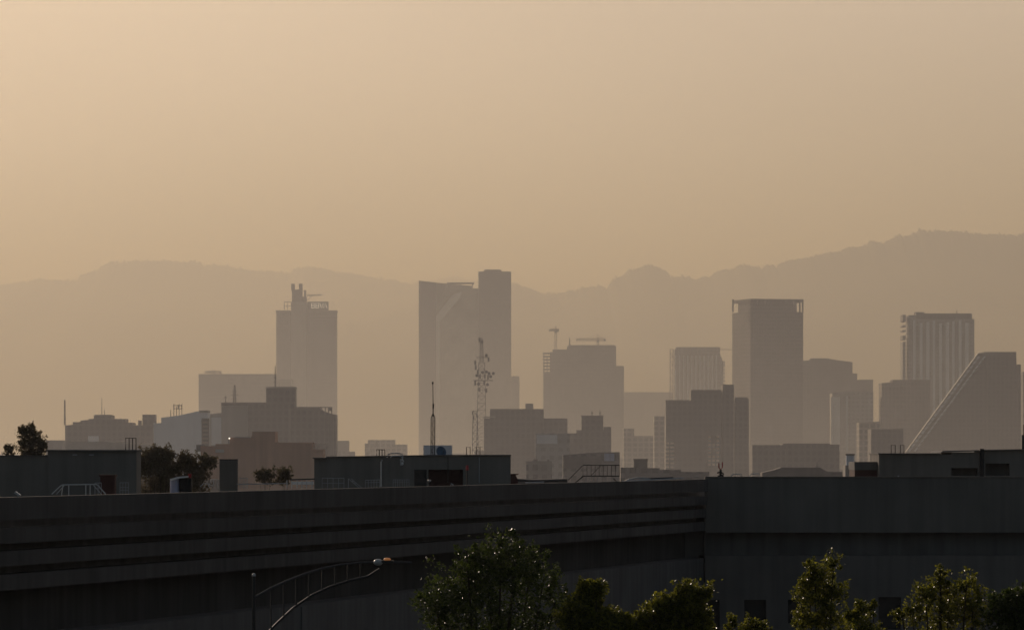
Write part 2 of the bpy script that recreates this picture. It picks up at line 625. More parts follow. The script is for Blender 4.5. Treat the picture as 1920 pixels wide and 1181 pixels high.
# -- tower under construction with two cranes
Y = 4369
r = thing('unfinished_tower', 'broad stepped tower under construction with open floors at its left edge', 'unfinished tower', (X(1095, Y), Y, 0))
prism([(1031, 660), (1036, 660), (1036, 655), (1063, 655), (1063, 648.5), (1155, 648.5), (1155, 686), (1170, 686)], Y, 34).build('wall', M['tower_b'], r)
for y in range(661, 856, 6):
    MB().pbox(1018, 1031.5, y, Y + 1, 26, y + 1.9).build('floor_slab', M['conc_d'], r)
for px in (1019, 1025):
    MB().pbox(px, px + 1.8, 668 if px > 1020 else 661, Y + 3, 1.2).build('column', M['conc_d'], r)
MB().pbox(1019.5, 1031, 700, Y + 6, 20).build('inner_wall', M['tower_d'], r)
MB().pbox(1066, 1153, 646.9, Y + 1.2, 30, 649.8).build('parapet', M['conc_d'], r)


def crane(label, px, ytop, ybase, yj, xl, xr, Y):
    s = Y / F
    b = P(px, ybase, Y)
    o = thing('tower_crane', label, 'crane', b, 'tower cranes above the skyline')
    MB().lattice(b, P(px, yj, Y), 2.2, 2.2, max(3, int((ybase - yj) * s / 2.6)), .26, .14).build('mast', M['crane'], o)
    j = MB()
    j.lattice(P(xl, yj, Y), P(px, yj, Y), 1.4, 2.0, 12, .2, .12)
    j.build('jib', M['crane'], o)
    MB().lattice(P(px, yj, Y), P(xr, yj, Y), 2.0, 1.7, 5, .2, .12).build('counter_jib', M['crane'], o)
    MB().pbox(xr - 4, xr - .5, yj - .8, Y - 1, 2, yj + 3).build('counterweight', M['conc_d'], o)
    MB().lattice(P(px, yj, Y), P(px, ytop, Y), 1.4, .3, 4, .15, .1).build('tower_head', M['crane'], o)
    MB().box(b.x - 1, b.x + 1.4, Y - 1.8, Y - .4, Z(yj, Y) - 3.2, Z(yj, Y) - .8).build('cab', M['conc'], o)
    t = MB()
    t.tube([P(px, ytop, Y), P(xl + (px - xl) * .3, yj, Y)], .09, 4)
    t.tube([P(px, ytop, Y), P(xr - 1.5, yj, Y)], .09, 4)
    t.build('tie_rod', M['steel_d'], o)
    return o


crane('tower crane with a tall mast and short jib, left on the unfinished tower', 1042, 611, 656, 619, 1029, 1048, 4383)
crane('low tower crane, long jib pointing left, on the flat top of the unfinished tower', 1121, 627, 650, 636.5, 1080, 1136, 4388)
mast('rooftop_mast', 'short spike mast on the left of the unfinished tower roof, between its two cranes', 1068, 633, 650, 4375, .6, 'steel_d')
crane('hair-thin crane jib just above the wide low box building at left', 402, 694, 704, 697.5, 384, 415, 4274)

# -- broad low slab far back
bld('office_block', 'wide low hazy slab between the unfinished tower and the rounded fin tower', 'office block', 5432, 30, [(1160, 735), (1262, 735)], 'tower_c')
# -- fin tower
Y = 4310
r = thing('office_tower', 'pale tower with vertical fins and an open lattice edge on its left', 'office tower', (X(1308, Y), Y, 0))
prism([(1263, 655), (1268, 652), (1350, 652), (1350, 665), (1354, 672)], Y, 26).build('wall', M['tower_c'], r)
for k in range(11):
    a = 1266 + k * 7.6
    MB().pbox(a, a + 1.9, 666, Y - 1.4, 1.3).build('fin', M['conc_w'], r)
m = MB()
for px in (1256.5, 1262):
    m.tube([(X(px, Y), Y + 2, 0), P(px, 654, Y + 2)], .45, 5)
for k in range(26):
    y = 655 + k * 7.6
    m.tube([P(1256.5, y, Y + 2), P(1262, y + 7.6 * (k % 2), Y + 2)], .3, 4)
    m.tube([P(1256.5, y, Y + 2), P(1262, y, Y + 2)], .3, 4)
m.build('hoist_frame', M['crane'], r)
for y in range(670, 852, 7):
    MB().pbox(1354, 1359.5, y + (12 if y < 676 else 0), Y + 3, 14, y + (12 if y < 676 else 0) + 3.4).build('balcony', M['conc'], r)
MB().pbox(1354, 1356, 676, Y + 5, 14).build('side_wall', M['tower_d'], r)
MB().pbox(1266, 1350.5, 650.6, Y + .5, 27, 654).build('parapet', M['conc_d'], r)
MB().tube([P(1350, 655, Y + 8), P(1375, 655.5, Y + 8)], .35, 5).build('davit_arm', M['crane'], r)

# -- tall square tower with open crown corners
Y = 3560
r = thing('office_tower', 'tall square tower with open frame corners at its crown', 'office tower', (X(1440, Y), Y, 0))
C, _ = corner(1373, 1407, 1506, 584, Y, math.radians(17))
C.build('wall', M['tower_d'], r)
C2, _ = corner(1384, 1407.5, 1494, 562, Y + 1.5, math.radians(17), z0=Z(584, Y))
C2.build('crown_wall', M['tower_d'], r)
m = MB()
for px, dy in ((1374.2, 30), (1505, 14), (1499.6, 13)):
    m.tube([P(px, 585, Y + dy), P(px, 561, Y + dy)], .75, 6)
m.build('corner_post', M['conc_d'], r)
C3, _ = corner(1373, 1407, 1506, 560, Y, math.radians(17), z0=Z(566, Y))
C3.build('crown_beam', M['tower_d'], r)
for px in (1419, 1433.5, 1472, 1475, 1487):
    MB().pbox(px, px + 2.2, 563, Y + (px - 1407) * .15 - .9, 1, 571).build('crown_louvre', M['conc'], r)
for px in (1389, 1397, 1402):
    MB().pbox(px, px + 1.7, 576, Y + (1407 - px) * 1.65 - 1.2, 1.2).build('pilaster', M['conc'], r)

# -- stepped block right of it and its pale neighbour
bld('office_block', 'stepped brown block against the right flank of the tall square tower', 'office block', 3795, 30,
    [(1500, 676), (1553, 673), (1597, 679), (1597, 700), (1606, 700), (1606, 713), (1637, 713)], 'tower_d',
    [('machine_room', 1518, 1554, 671.6, 675, 6, 12, 'conc_d'), ('parapet', 1606, 1637.4, 711.6, 715, -.5, 31, 'conc_d')])
bld('apartment_tower', 'pale narrow block with two light vertical strips before the stepped brown block', 'apartment tower', 3144, 24,
    [(1556, 737), (1584, 733), (1637.5, 735)], 'block_c',
    [('pale_strip', 1558, 1575, 744, 846, -.6, .6, 'grey_w'), ('pale_strip', 1586, 1590, 742, 846, -.6, .6, 'grey_w')])
bld('office_block', 'plain dark brown block left of the tower with the striped facade', 'office block', 3139, 26,
    [(1647.5, 718), (1668, 716.5), (1684, 714), (1744, 713)], 'tower_d', [('parapet', 1668, 1744.2, 711.8, 715, -.5, 27, 'conc_d')])

# -- striped facade tower
Y = 3469
r = thing('apartment_tower', 'tall pale tower with a vertically striped facade and notched left edge', 'apartment tower', (X(1757, Y), Y, 0))
prism([(1698, 591), (1822.5, 589), (1822.5, 598), (1827, 598)], Y, 26).build('wall', M['block_c'], r)
MB().pbox(1688, 1698, 641, Y + .5, 22).build('side_bay', M['block_c'], r)
for a, b in ((590, 603), (609.5, 613), (618.5, 622), (629, 637)):
    MB().pbox(1688, 1698.5, a, Y + .5, 22, b).build('balcony', M['conc'], r)
for k in range(9):
    a = 1712 + k * 12.2
    MB().pbox(a, a + 4.6 + (k % 3), 600 + (k * 5 % 7), Y - 1.2, 1.1).build('pilaster', M['conc_w'], r)
MB().pbox(1712, 1822, 587.6, Y - .6, 27, 598).build('parapet', M['tower_d'], r)
MB().pbox(1714, 1733, 585, Y + 6, 10, 589).build('machine_room', M['conc_d'], r)
mast('rooftop_mast', 'thin mast on the right of the striped tower roof', 1794, 581.5, 589, 3479, .35, 'steel_d')

# -- sloping-sided building at the right edge
Y = 2626
r = thing('office_block', 'broad building with a long slope on its left carrying two pale stripes', 'office block', (X(1820, Y), Y, 0))
MB().extrude([(X(1700, Y), Y, 0), (X(1905, Y + 30), Y, 0), P(1905, 661, Y), P(1834, 662, Y), P(1699, 846, Y), (X(1699, Y), Y, 2)], (0, 5, 0)).build('wall', M['block_b'], r)
MB().pbox(1838, 1904, 663, Y + 5.01, 26).build('rear_wall', M['block_b'], r)
MB().pbox(1836, 1905.5, 659.6, Y - .6, 29, 666).build('parapet', M['conc_d'], r)
MB().pbox(1849, 1853, 668, Y - .7, .7, 850).build('downpipe_strip', M['conc_d'], r)
for o, w in ((1.5, 5.2), (13.5, 4.0)):
    a, b = (1699.5 + o, 846), (1833 + o * .9, 667)
    m = MB()
    for k in range(22):                       # pale panels with gaps, painting the broken glint along the lit slope
        t0, t1 = k / 22, (k + .87) / 22
        q0, q1 = (a[0] + (b[0] - a[0]) * t0, a[1] + (b[1] - a[1]) * t0), (a[0] + (b[0] - a[0]) * t1, a[1] + (b[1] - a[1]) * t1)
        m.extrude([P(q0[0], q0[1], Y - .9), P(q0[0] + w, q0[1], Y - .9), P(q1[0] + w, q1[1], Y - .9), P(q1[0], q1[1], Y - .9)], (0, .8, 0))
    m.build('pale_strip', M['grey_w'], r)
MB().pbox(1905.5, 1910.5, 683, Y + 2, 24).build('side_bay', M['block_b'], r)
bld('office_block', 'dark slab half cut off at the far right edge of the view', 'office block', 2821, 22, [(1911, 697), (1990, 697)], 'tower_d')
bld('office_block', 'low square block at the foot of the sloping building', 'office block', 2127, 20, [(1627, 806), (1694, 803)], 'block_b',
    [('parapet', 1627, 1694, 804.2, 807.2, -.4, 21, 'conc_d')])

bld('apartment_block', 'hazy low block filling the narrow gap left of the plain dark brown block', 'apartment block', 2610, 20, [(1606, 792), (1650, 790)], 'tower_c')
# -- dark mid block with bright windows
Y = 2190
r = thing('apartment_tower', 'dark stepped mid-rise with lit-looking pale window grids near its foot', 'apartment tower', (X(1325, Y), Y, 0))
prism([(1246, 751), (1294, 751), (1294, 732), (1352.5, 732)], Y, 20).build('wall', M['block_b'], r)
MB().pbox(1352, 1376, 722, Y - 1, 20).build('stair_core', M['block_b'], r)
MB().pbox(1376, 1404, 747.5, Y + .6, 18).build('wall', M['block_b'], r)
MB().pbox(1378, 1402, 744.6, Y + 4, 10, 748).build('machine_room', M['conc_d'], r)
for a, b, y in ((1245.7, 1294, 749.8), (1293.8, 1352, 730.6), (1351.8, 1376.2, 720.8)):
    MB().pbox(a, b, y, Y - 1.5, 21, y + 2.6).build('parapet', M['conc_d'], r)
rw = random.Random(4)
for i in range(7):
    for c in range(2):
        a = 1248 + c * 9
        y = 829 + i * 7.4
        MB().pbox(a, a + 6.8, y, Y - .5, .4, y + 3.6).build('window', M['glass_pale'], r)
for i in range(8):
    for c in range(3):
        if rw.random() < .15:
            continue
        a = 1327.5 + c * 7.8
        y = 817 + i * 7.4
        MB().pbox(a, a + 5.6, y, Y - .5, .4, y + 3.8).build('window', M['glass_pale'], r)

bld('warehouse', 'wide low flat-roofed building right of the dark stepped mid-rise', 'warehouse', 1877, 24,
    [(1405, 834), (1464, 834), (1464, 831), (1556, 831), (1556, 833), (1574, 833)], 'block_b',
    [('downpipe_strip', 1472, 1474, 841, 870, -.3, .3, 'conc_d')])
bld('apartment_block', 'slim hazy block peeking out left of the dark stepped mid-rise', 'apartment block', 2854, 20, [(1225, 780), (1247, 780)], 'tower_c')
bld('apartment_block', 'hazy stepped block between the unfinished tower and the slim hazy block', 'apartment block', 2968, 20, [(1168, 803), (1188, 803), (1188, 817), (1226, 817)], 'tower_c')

# -- dark block in the centre and its neighbours
Y = 2141
bld('office_block', 'dark broad mid-rise in front of the tallest tower, with a notched left shoulder', 'office block', Y, 20,
    [(908, 784), (919, 784), (919, 768), (1010, 768)], 'block_b',
    [('side_bay', 1009.6, 1019.5, 766.6, None, 1.4, 18, 'block_b'), ('parapet', 919, 1010, 766.4, 769.4, -.5, 20.5, 'conc_d'),
     ('machine_room', 985, 1000, 756.5, 768, 8, 9, 'conc'), ('cornice', 906, 929, 780.5, 782.5, -1, 12, 'conc')])
bld('apartment_block', 'plain grey mid-rise just right of the dark broad mid-rise', 'apartment block', 2127, 18, [(1019, 784), (1064, 784)], 'block_b')
bld('apartment_block', 'mid-rise with a square roof tank house and steps down on its right', 'apartment block', 2002, 18,
    [(1064, 812), (1080, 812), (1080, 806), (1146, 806)], 'block_b',
    [('tank_house', 1090, 1131, 780, 806, 3, 9, 'block_b'), ('parapet', 1089, 1131.6, 778.6, 781, 2.4, 10, 'conc_d'), ('side_bay', 1131.4, 1146, 800, 806, 4, 8, 'block_b')])
bld('apartment_block', 'pale grey low block in front of the mid-rise with the roof tank house', 'apartment block', 1640, 16,
    [(1003, 812), (1068, 812)], 'block_c', [('render_panel', 1006, 1045, 815, 832, -.4, .4, 'grey_w')])
for k, px in enumerate((1110, 1125)):
    mast('rooftop_mast', ['left', 'right'][k] + ' of two short masts on the roof tank house', px, 770 - k * 2, 780, 2008, .14, 'steel_d', [(774, 2)])

# -- box building at left and its foreground group
bld('office_block', 'wide plain box building behind the left foot of the lettered sign tower', 'office block', 4251, 30, [(372.5, 704), (519, 702), (519, 711), (550, 711)], 'tower_b',
    [('parapet', 372.2, 519, 701, 704.5, -.5, 30.5, 'tower_d')])
Y = 1877
r = thing('office_block', 'large grey stepped block with a square roof house, before the sign tower', 'office block', (X(525, Y), Y, 0))
prism([(415, 756), (555, 755), (555, 764), (603, 764), (606, 769), (622, 775), (633, 777)], Y, 18).build('wall', M['block_b'], r)
MB().pbox(499, 556, 727, Y - .8, 13, 757).build('roof_house', M['block_b'], r)
MB().pbox(498.4, 556.6, 725, Y - 1.3, 14, 728.4).build('parapet', M['conc'], r)
MB().pbox(415, 465, 760, Y - .5, .5).build('render_panel', M['conc'], r)
MB().pbox(414.6, 499, 754.2, Y - 1, 18, 757.4).build('parapet', M['conc_d'], r)
MB().pbox(556.6, 604, 762.6, Y - 1, 18, 766).build('parapet', M['conc_d'], r)
MB().pbox(541, 546, 766, Y - .7, .7).build('pilaster', M['conc_d'], r)
for k in range(3):
    MB().pbox(608 + k * 8, 610 + k * 8, 776, Y - .7, .7).build('pilaster', M['conc_d'], r)
m = MB()
for px in (597, 604, 610, 616, 622):
    m.tube([P(px, 764.5 if px < 606 else 776, Y + 3), P(px, 763, Y + 3)], .22, 5)
m.tube([P(596, 763.5, Y + 3), P(623, 763.5, Y + 3)], .2, 5)
m.build('sign_frame', M['steel_d'], r)
MB().pbox(616, 621.5, 763, Y + 2, 1.5, 770).build('sign_panel', M['conc_d'], r)
mast('rooftop_mast', 'tall thin mast on the square roof house before the sign tower', 516, 686, 726, 1883, .2, 'steel_d', [(708, 2.5), (716, 2)])
mast('rooftop_mast', 'lattice mast with many arms on the grey stepped block', 440, 722, 755, 1885, .1, 'steel', [(734, 5), (741, 7), (747, 4)], lat=(5, 2, 7))
mast('rooftop_mast', 'short side mast left of the lattice mast on the grey stepped block', 423, 741, 755, 1885, .14, 'steel', [(745, 3)])
bld('apartment_block', 'light grey windowless wall building stepping up to the big grey block', 'apartment block', 1877, 16,
    [(394, 776), (415, 774), (466, 774)], 'conc',
    [('render_panel', 396, 462, 782, 834, -.4, .4, 'grey_w')])
Y = 1640
r = thing('apartment_block', 'whitish flat-walled building with a ladder-like window column at its right', 'apartment block', (X(340, Y), Y, 0))
prism([(288, 793), (303, 793), (303, 783), (336, 779), (374, 771), (394, 771)], Y, 15).build('wall', M['conc_w'], r)
MB().pbox(378, 393, 784, Y - .3, .3, 850).build('stair_recess', M['conc_d'], r)
for k in range(8):
    MB().pbox(380, 391, 786 + k * 7.6, Y - .6, .3, 789.4 + k * 7.6).build('window', M['glass_dark'], r)
MB().pbox(374, 394.4, 769.4, Y - .5, 14, 773).build('parapet', M['conc'], r)
# billboard-like antenna rack
Y = 1647
r = thing('antenna_rack', 'gallows-like antenna rack on the roof of the whitish building', 'antenna', P(334, 779, Y))
m = MB()
for px in (326, 331, 336, 341):
    m.tube([P(px, 782, Y), P(px, 757 if px != 331 else 762, Y)], .13, 5)
m.tube([P(325, 760, Y), P(342, 760, Y)], .14, 5)
m.tube([P(325, 766, Y), P(342, 766, Y)], .12, 5)
m.build('frame', M['steel_d'], r)
for px in (326, 334, 341):
    MB().pbox(px - .9, px + .9, 759, Y - .4, .3, 767).build('antenna_panel', M['steel_d'], r)
mast('rooftop_mast', 'short plain mast left of the gallows-like antenna rack', 320, 768, 781, 1645, .11, 'steel_d')

Y = 2002
bld('apartment_block', 'long stepped-roof block at far left beyond the small round tree', 'apartment block', Y, 18,
    [(122, 797), (137, 796), (137, 791), (152, 791), (152, 788), (168, 787), (168, 785), (178, 785), (178, 778.5), (212, 778.5), (212, 785), (239, 785), (239, 792), (253, 792), (253, 797), (292, 797)], 'block_b',
    [('parapet', 177.6, 212.4, 777.2, 780, -.5, 16, 'conc_d'), ('render_panel', 165, 185, 817, 830, -.4, .4, 'conc_w'), ('tank_house', 267, 293.5, 777, 798, 2, 9, 'block_b'), ('water_tank', 259, 266, 788, 798, 3, 3, 'conc_d')])
bld('house', 'low pale house right behind the small round tree at far left', 'house', 1808, 14, [(86, 825), (124, 825)], 'conc')
bld('house', 'low hazy house front under the long stepped-roof block', 'house', 1574, 14, [(122, 829), (200, 827), (292, 834)], 'conc')
mast('rooftop_mast', 'lattice mast with uneven arms at the left end of the long stepped roof', 121.5, 750, 797, 2000, .1, 'steel_d', [(760, 1.8), (771, 1.5), (783, 2)], lat=(2.4, 1.4, 12))
mast('rooftop_mast', 'faint thin mast on the middle of the long stepped roof', 191, 745, 779, 2010, .12, 'steel')
mast('rooftop_mast', 'stub mast beside the faint thin mast on the long stepped roof', 196, 767, 779, 2010, .12, 'steel')

# -- red brown low building
Y = 1100
r = thing('apartment_block', 'low red-brown rendered building with a raised middle, behind the shrubs', 'apartment block', (X(480, Y), Y, 0))
prism([(376, 836), (405, 836), (405, 832), (432, 832), (432, 820), (475, 820), (475, 809), (519, 809), (519, 829), (590, 829), (590, 842), (610, 842)], Y, 14).build('wall', M['pink'], r)
MB().pbox(440, 475, 818.4, Y - .4, 13, 820.6).build('parapet', M['conc'], r)
MB().pbox(404, 420, 842, Y - .3, .3, 848).build('window', M['conc'], r)
MB().pbox(368, 382, 833.5, Y + 1, 6, 846).build('roof_house', M['conc_d'], r)
lm = thing('floodlight', 'small glowing white ball standing for a sun glint on the red-brown building', 'floodlight', P(428, 824, Y))
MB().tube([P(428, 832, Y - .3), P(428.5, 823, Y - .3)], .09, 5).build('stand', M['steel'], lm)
MB().ball(P(430, 821.5, Y - .5), .2, .2, .2).build('lamp', M['lamp'], lm)  # glowing ball added in place of a sun glint on metal


def railing(name, label, x0, x1, yt, yb, Y, n, r, mat, cat='railing', mids=(), group=None, yt2=None):
    yt2 = yt if yt2 is None else yt2
    o = thing(name, label, cat, P((x0 + x1) / 2, yb, Y), group)
    MB().tube([P(x0, yt, Y), P(x1, yt2, Y)], r, 5).build('top_rail', M[mat], o)
    for t in mids:
        MB().tube([P(x0, yt + (yb - yt) * t, Y), P(x1, yt2 + (yb - yt2) * t, Y)], r * .8, 5).build('mid_rail', M[mat], o)
    for k in range(n):
        q = k / (n - 1)
        MB().tube([P(x0 + (x1 - x0) * q, yb, Y), P(x0 + (x1 - x0) * q, yt + (yt2 - yt) * q, Y)], r * .85, 5).build('post', M[mat], o)
    return o


railing('railing', 'pale railing on the right end of the red-brown building', 584, 615, 833, 846, 1104, 8, .07, 'conc', mids=(.5,))
bld('house', 'small hazy house just right of the grey stepped block', 'house', 2886, 14, [(633, 826), (655, 826)], 'conc_d')
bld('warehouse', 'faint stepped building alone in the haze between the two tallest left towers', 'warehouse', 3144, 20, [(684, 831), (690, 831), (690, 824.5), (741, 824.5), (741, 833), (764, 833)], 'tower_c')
bld('house', 'low blue-grey box behind the satellite dish', 'house', 630, 8, [(794, 834.5), (848, 834.5)], 'grey_w')

# -- lattice antenna tower before the tallest tower
Y = 2260
s = Y / F
r = thing('lattice_tower', 'tall lattice antenna tower hung with dishes before the tallest tower', 'antenna tower', (X(903, Y), Y, 0))
MB().lattice((X(903, Y), Y, 0), P(903, 680, Y), 6.5, 3.2, 18, .2, .11).build('lower_frame', M['conc_d'], r)
MB().lattice(P(903, 680, Y), P(903, 634, Y), 2.2, 1.2, 12, .15, .09).build('upper_frame', M['conc_d'], r)
m = MB()
m.box(X(888, Y), X(924, Y), Y - 2.5, Y + 2.5, Z(714, Y), Z(712.6, Y))
m.box(X(893, Y), X(915, Y), Y - 1.5, Y + 1.5, Z(670.5, Y), Z(669.4, Y))
m.build('platform', M['conc_d'], r)
rd = random.Random(12)
for px, py in ((899, 637), (904, 641), (912, 666), (916, 674), (891, 680), (892, 689), (896, 697), (905, 698), (912, 697), (917, 700), (925, 700), (894, 704), (900, 706), (909, 705), (915, 707), (920, 706), (891, 718), (897, 720), (908, 718), (914, 721), (899, 730), (912, 732)):
    q = P(px, py, Y - 1)
    if rd.random() < .5:
        MB().box(q.x - .5, q.x + .5, q.y - .4, q.y, q.z - 1.2, q.z + 1.2).build('antenna_panel', M['conc_d'], r)
    else:
        MB().tube([q, q + Vector((0, -.9, 0))], .85, 12).build('drum_antenna', M['steel'], r)
Y = 1877
r = thing('lattice_tower', 'short faint lattice mast left of the dark broad mid-rise', 'antenna tower', (X(891, Y), Y, 0))
MB().lattice((X(891, Y), Y, 0), P(891, 770, Y), 3.4, 1.9, 14, .19, .1).build('frame', M['steel'], r)
for px, py in ((886, 774), (894, 778), (888, 784)):
    MB().box(X(px, Y) - .25, X(px, Y) + .25, Y - .6, Y - .3, Z(py, Y) - .8, Z(py, Y) + .8).build('antenna_panel', M['steel'], r)

# -- near low roofs seen just over the parapet
bld('house', 'low dark cube house with a small vent, right of the central roof house', 'house', 1350, 9, [(986, 864), (1035, 864)], 'block_a',
    [('roof_vent', 1000, 1008, 860.5, 864, 2, 1, 'conc_d'), ('roof_vent', 1026, 1030, 861, 864, 2, 1, 'conc_d')])
bld('house', 'low wide house with a bluish window panel behind the stair gantry', 'house', 1250, 9, [(1055, 853), (1112, 848), (1162, 847)], 'block_a',
    [('render_panel', 1056, 1128, 855, 878, -.2, .2, 'conc_d'), ('window', 1133, 1152, 850, 864, -.25, .2, 'tank_blue')])
bld('house', 'low house row with a chimney-like tank box right of the stair gantry', 'house', 1120, 9,
    [(1162, 876), (1190, 876), (1190, 877), (1236, 877), (1236, 880), (1276, 880), (1276, 884), (1330, 884)], 'block_a',
    [('tank_box', 1188, 1214, 861, 877, 1, 1.6, 'conc_d'), ('cornice', 1187, 1215, 860, 862, .8, 2, 'conc_d'), ('roof_vent', 1255, 1274, 883, 890, -.4, .3, 'conc_d')])
bld('house', 'low pale house strip with a shallow gable under the wide warehouse', 'house', 1000, 9,
    [(1425, 886), (1447, 881), (1462, 876), (1536, 876), (1550, 884), (1604, 884)], 'conc_d',
    [('roof_vent', 1530, 1534, 869, 876, 1, .3, 'conc')])
bld('house', 'narrow house with a small grey tank box left of the dark right roof house', 'house', 860, 7, [(1580, 872), (1604, 872)], 'conc',
    [('tank_box', 1586, 1602, 851.5, 873, .5, 1.2, 'grey_w'), ('lid', 1585, 1603, 850.5, 853, .3, 1.6, 'conc_d')])
bld('house', 'low grey roof strip between the red-brown building and the central roof house', 'house', 1120, 9, [(440, 905), (600, 905)], 'block_b')
bld('house', 'low roof strip behind the dusty shrubs at left', 'house', 1000, 9, [(262, 893), (330, 893), (330, 899), (442, 899)], 'block_b')
bld('house', 'low dark roof line right of the central roof house', 'house', 495, 8, [(955, 896), (1000, 899), (1064, 897)], 'conc_d')

# distant low roofs of the plain: one hazy mass no one could count
rr = random.Random(5)
m = MB()
for k in range(1500):
    Y = rr.uniform(2600, 9000)
    px = rr.uniform(-120, 2040)
    h = rr.uniform(5, 12) if rr.random() < .88 else rr.uniform(11, 19)
    w = rr.uniform(8, 26)
    x = X(px, Y)
    m.box(x, x + w, Y, Y + rr.uniform(8, 20), 0, h)
tag(m.build('distant_roofs', M['block_a'], loc=(0, 6000, 0)), 'low hazy roofs of the far city plain between the towers', 'rooftops', kind='stuff')
# ================================================================== long concrete building in the foreground
A = Vector((-17.4, 122.6, 0))              # wing receding from the left edge to the inner corner
B = Vector((11.1, 236, 0))
dw = (B - A).normalized()
nw = Vector((dw.y, -dw.x, 0))              # towards the camera side
fb = thing('concrete_building', 'long dark concrete building with stepped ledges filling the foreground', 'building', (0, 180, 0))


def band(t0, t1, d0, d1, out, dep, name, mat):
    """strip of the left wing, d = drop below eye level"""
    a, b = A + (B - A) * t0 + nw * out, A + (B - A) * t1 + nw * out
    m = MB()
    m.extrude([(a.x, a.y, HC - d1), (b.x, b.y, HC - d1), (b.x, b.y, HC - d0), (a.x, a.y, HC - d0)], -nw * dep)
    return m.build(name, M[mat], fb)


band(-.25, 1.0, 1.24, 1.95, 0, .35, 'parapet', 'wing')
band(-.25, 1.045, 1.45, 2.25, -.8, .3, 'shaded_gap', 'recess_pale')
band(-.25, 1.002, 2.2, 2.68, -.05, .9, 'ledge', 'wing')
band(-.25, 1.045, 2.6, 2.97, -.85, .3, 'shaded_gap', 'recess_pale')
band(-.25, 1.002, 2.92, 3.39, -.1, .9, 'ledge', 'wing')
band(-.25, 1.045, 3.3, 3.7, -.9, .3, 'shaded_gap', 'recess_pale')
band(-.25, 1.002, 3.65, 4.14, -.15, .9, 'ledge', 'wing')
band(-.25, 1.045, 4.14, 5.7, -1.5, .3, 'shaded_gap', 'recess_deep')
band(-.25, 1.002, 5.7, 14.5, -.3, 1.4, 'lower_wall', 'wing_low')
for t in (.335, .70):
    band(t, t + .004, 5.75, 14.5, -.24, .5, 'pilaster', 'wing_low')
m = MB()
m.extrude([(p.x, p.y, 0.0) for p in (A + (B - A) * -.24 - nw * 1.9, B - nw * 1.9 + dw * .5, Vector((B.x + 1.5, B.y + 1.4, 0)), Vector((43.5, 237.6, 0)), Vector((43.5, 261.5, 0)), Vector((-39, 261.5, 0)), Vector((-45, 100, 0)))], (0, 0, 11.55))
m.build('core', M['recess'], fb)  # unseen solid body added to keep sun from reaching the ledges from behind
# right wing, facing the camera
Y = 236
x0, x1 = X(1322, Y), 44


def fr(xa, xb, yt, yb, dy, dep, name, mat):
    m = MB().box(xa, xb, Y + dy, Y + dy + dep, 0 if yb is None else Z(yb, Y), Z(yt, Y))
    return m.build(name, M[mat], fb)


fr(x0, x1, 894.6, 998, 0, .5, 'fascia', 'front')
fr(x0, x1, 893.2, 894.6, -.06, .7, 'coping', 'front')
fr(x0, x1, 998, 1041, .9, .4, 'shaded_gap', 'recess')
op = [(1310, 1350, 1124, 1190), (1396, 1437, 1124, 1163), (1478, 1512, 1124, 1168), (1648, 1690, 1119, 1180), (1760, 1800, 1120, 1165), (1868, 1905, 1120, 1165)]
yl = 1041
xs = [x0]
for a, b, t, q in op:
    fr(xs[-1], X(a, Y), yl, None, .25, .5, 'lower_wall', 'front_low')
    fr(X(a, Y), X(b, Y), yl, t, .25, .5, 'lower_wall', 'front_low')
    fr(X(a, Y), X(b, Y), q, None, .25, .5, 'lower_wall', 'front_low')
    fr(X(a, Y), X(b, Y), t, q, .62, .12, 'window', 'glass_dark')
    xs.append(X(b, Y))
fr(xs[-1], x1, yl, None, .25, .5, 'lower_wall', 'front_low')
# roof deck behind both wings
m = MB()
A2, B2 = A + (B - A) * -.24 - nw * 1.7, B - nw * 1.7
m.extrude([(A2.x, A2.y, 11.9), (B2.x, B2.y + .6, 11.9), (B.x + .6, B.y + .6, 11.9), (44, 236.6, 11.9), (44, 262, 11.9), (-40, 262, 11.9), (-40, 160, 11.9)], (0, 0, -.3))
m.build('roof_deck', M['slab'], fb)
m = MB().box(-40, 44, 261.6, 262, 0, 11.9)
m.build('rear_wall', M['front_low'], fb)
DK = 11.91

# ------------------------------------------------------------------ roof houses
Y = 166
r = thing('roof_house', 'dark windowless roof house at the left edge, higher on its right half', 'roof house', (X(128, Y), Y, DK))
MB().box(X(-30, Y), X(90, Y), Y, Y + 2, DK, Z(855, Y)).build('wall', M['roofhut'], r)
MB().box(X(90, Y), X(256.5, Y), Y - .1, Y + 1.9, DK, Z(846, Y)).build('wall', M['roofhut'], r)
MB().box(X(88, Y), X(257.5, Y), Y - .2, Y + 2.0, Z(846, Y), Z(843, Y)).build('roof_slab', M['slab'], r)
MB().box(X(-30, Y), X(88, Y), Y - .08, Y + 2.1, Z(855, Y), Z(853.4, Y)).build('roof_slab', M['slab'], r)
for a in (137, 168):
    MB().box(X(a, Y), X(a + 8, Y), Y - .16, Y - .1, Z(853.5, Y), Z(851.5, Y)).build('vent', M['grey_metal'], r)


def hoop(label, x0, x1, yt, yb, Y, r, mat, n=2, group=None):
    o = thing('ladder_hoop', label, 'ladder rail', P((x0 + x1) / 2, yb, Y), group)
    MB().tube([P(x0, yb, Y), P(x0, yt, Y), P(x1, yt, Y), P(x1, yb, Y)], r, 6).build('frame', M[mat], o)
    for k in range(1, n - 1):
        x = x0 + (x1 - x0) * k / (n - 1)
        MB().tube([P(x, yb, Y), P(x, yt, Y)], r * .9, 6).build('bar', M[mat], o)
    return o


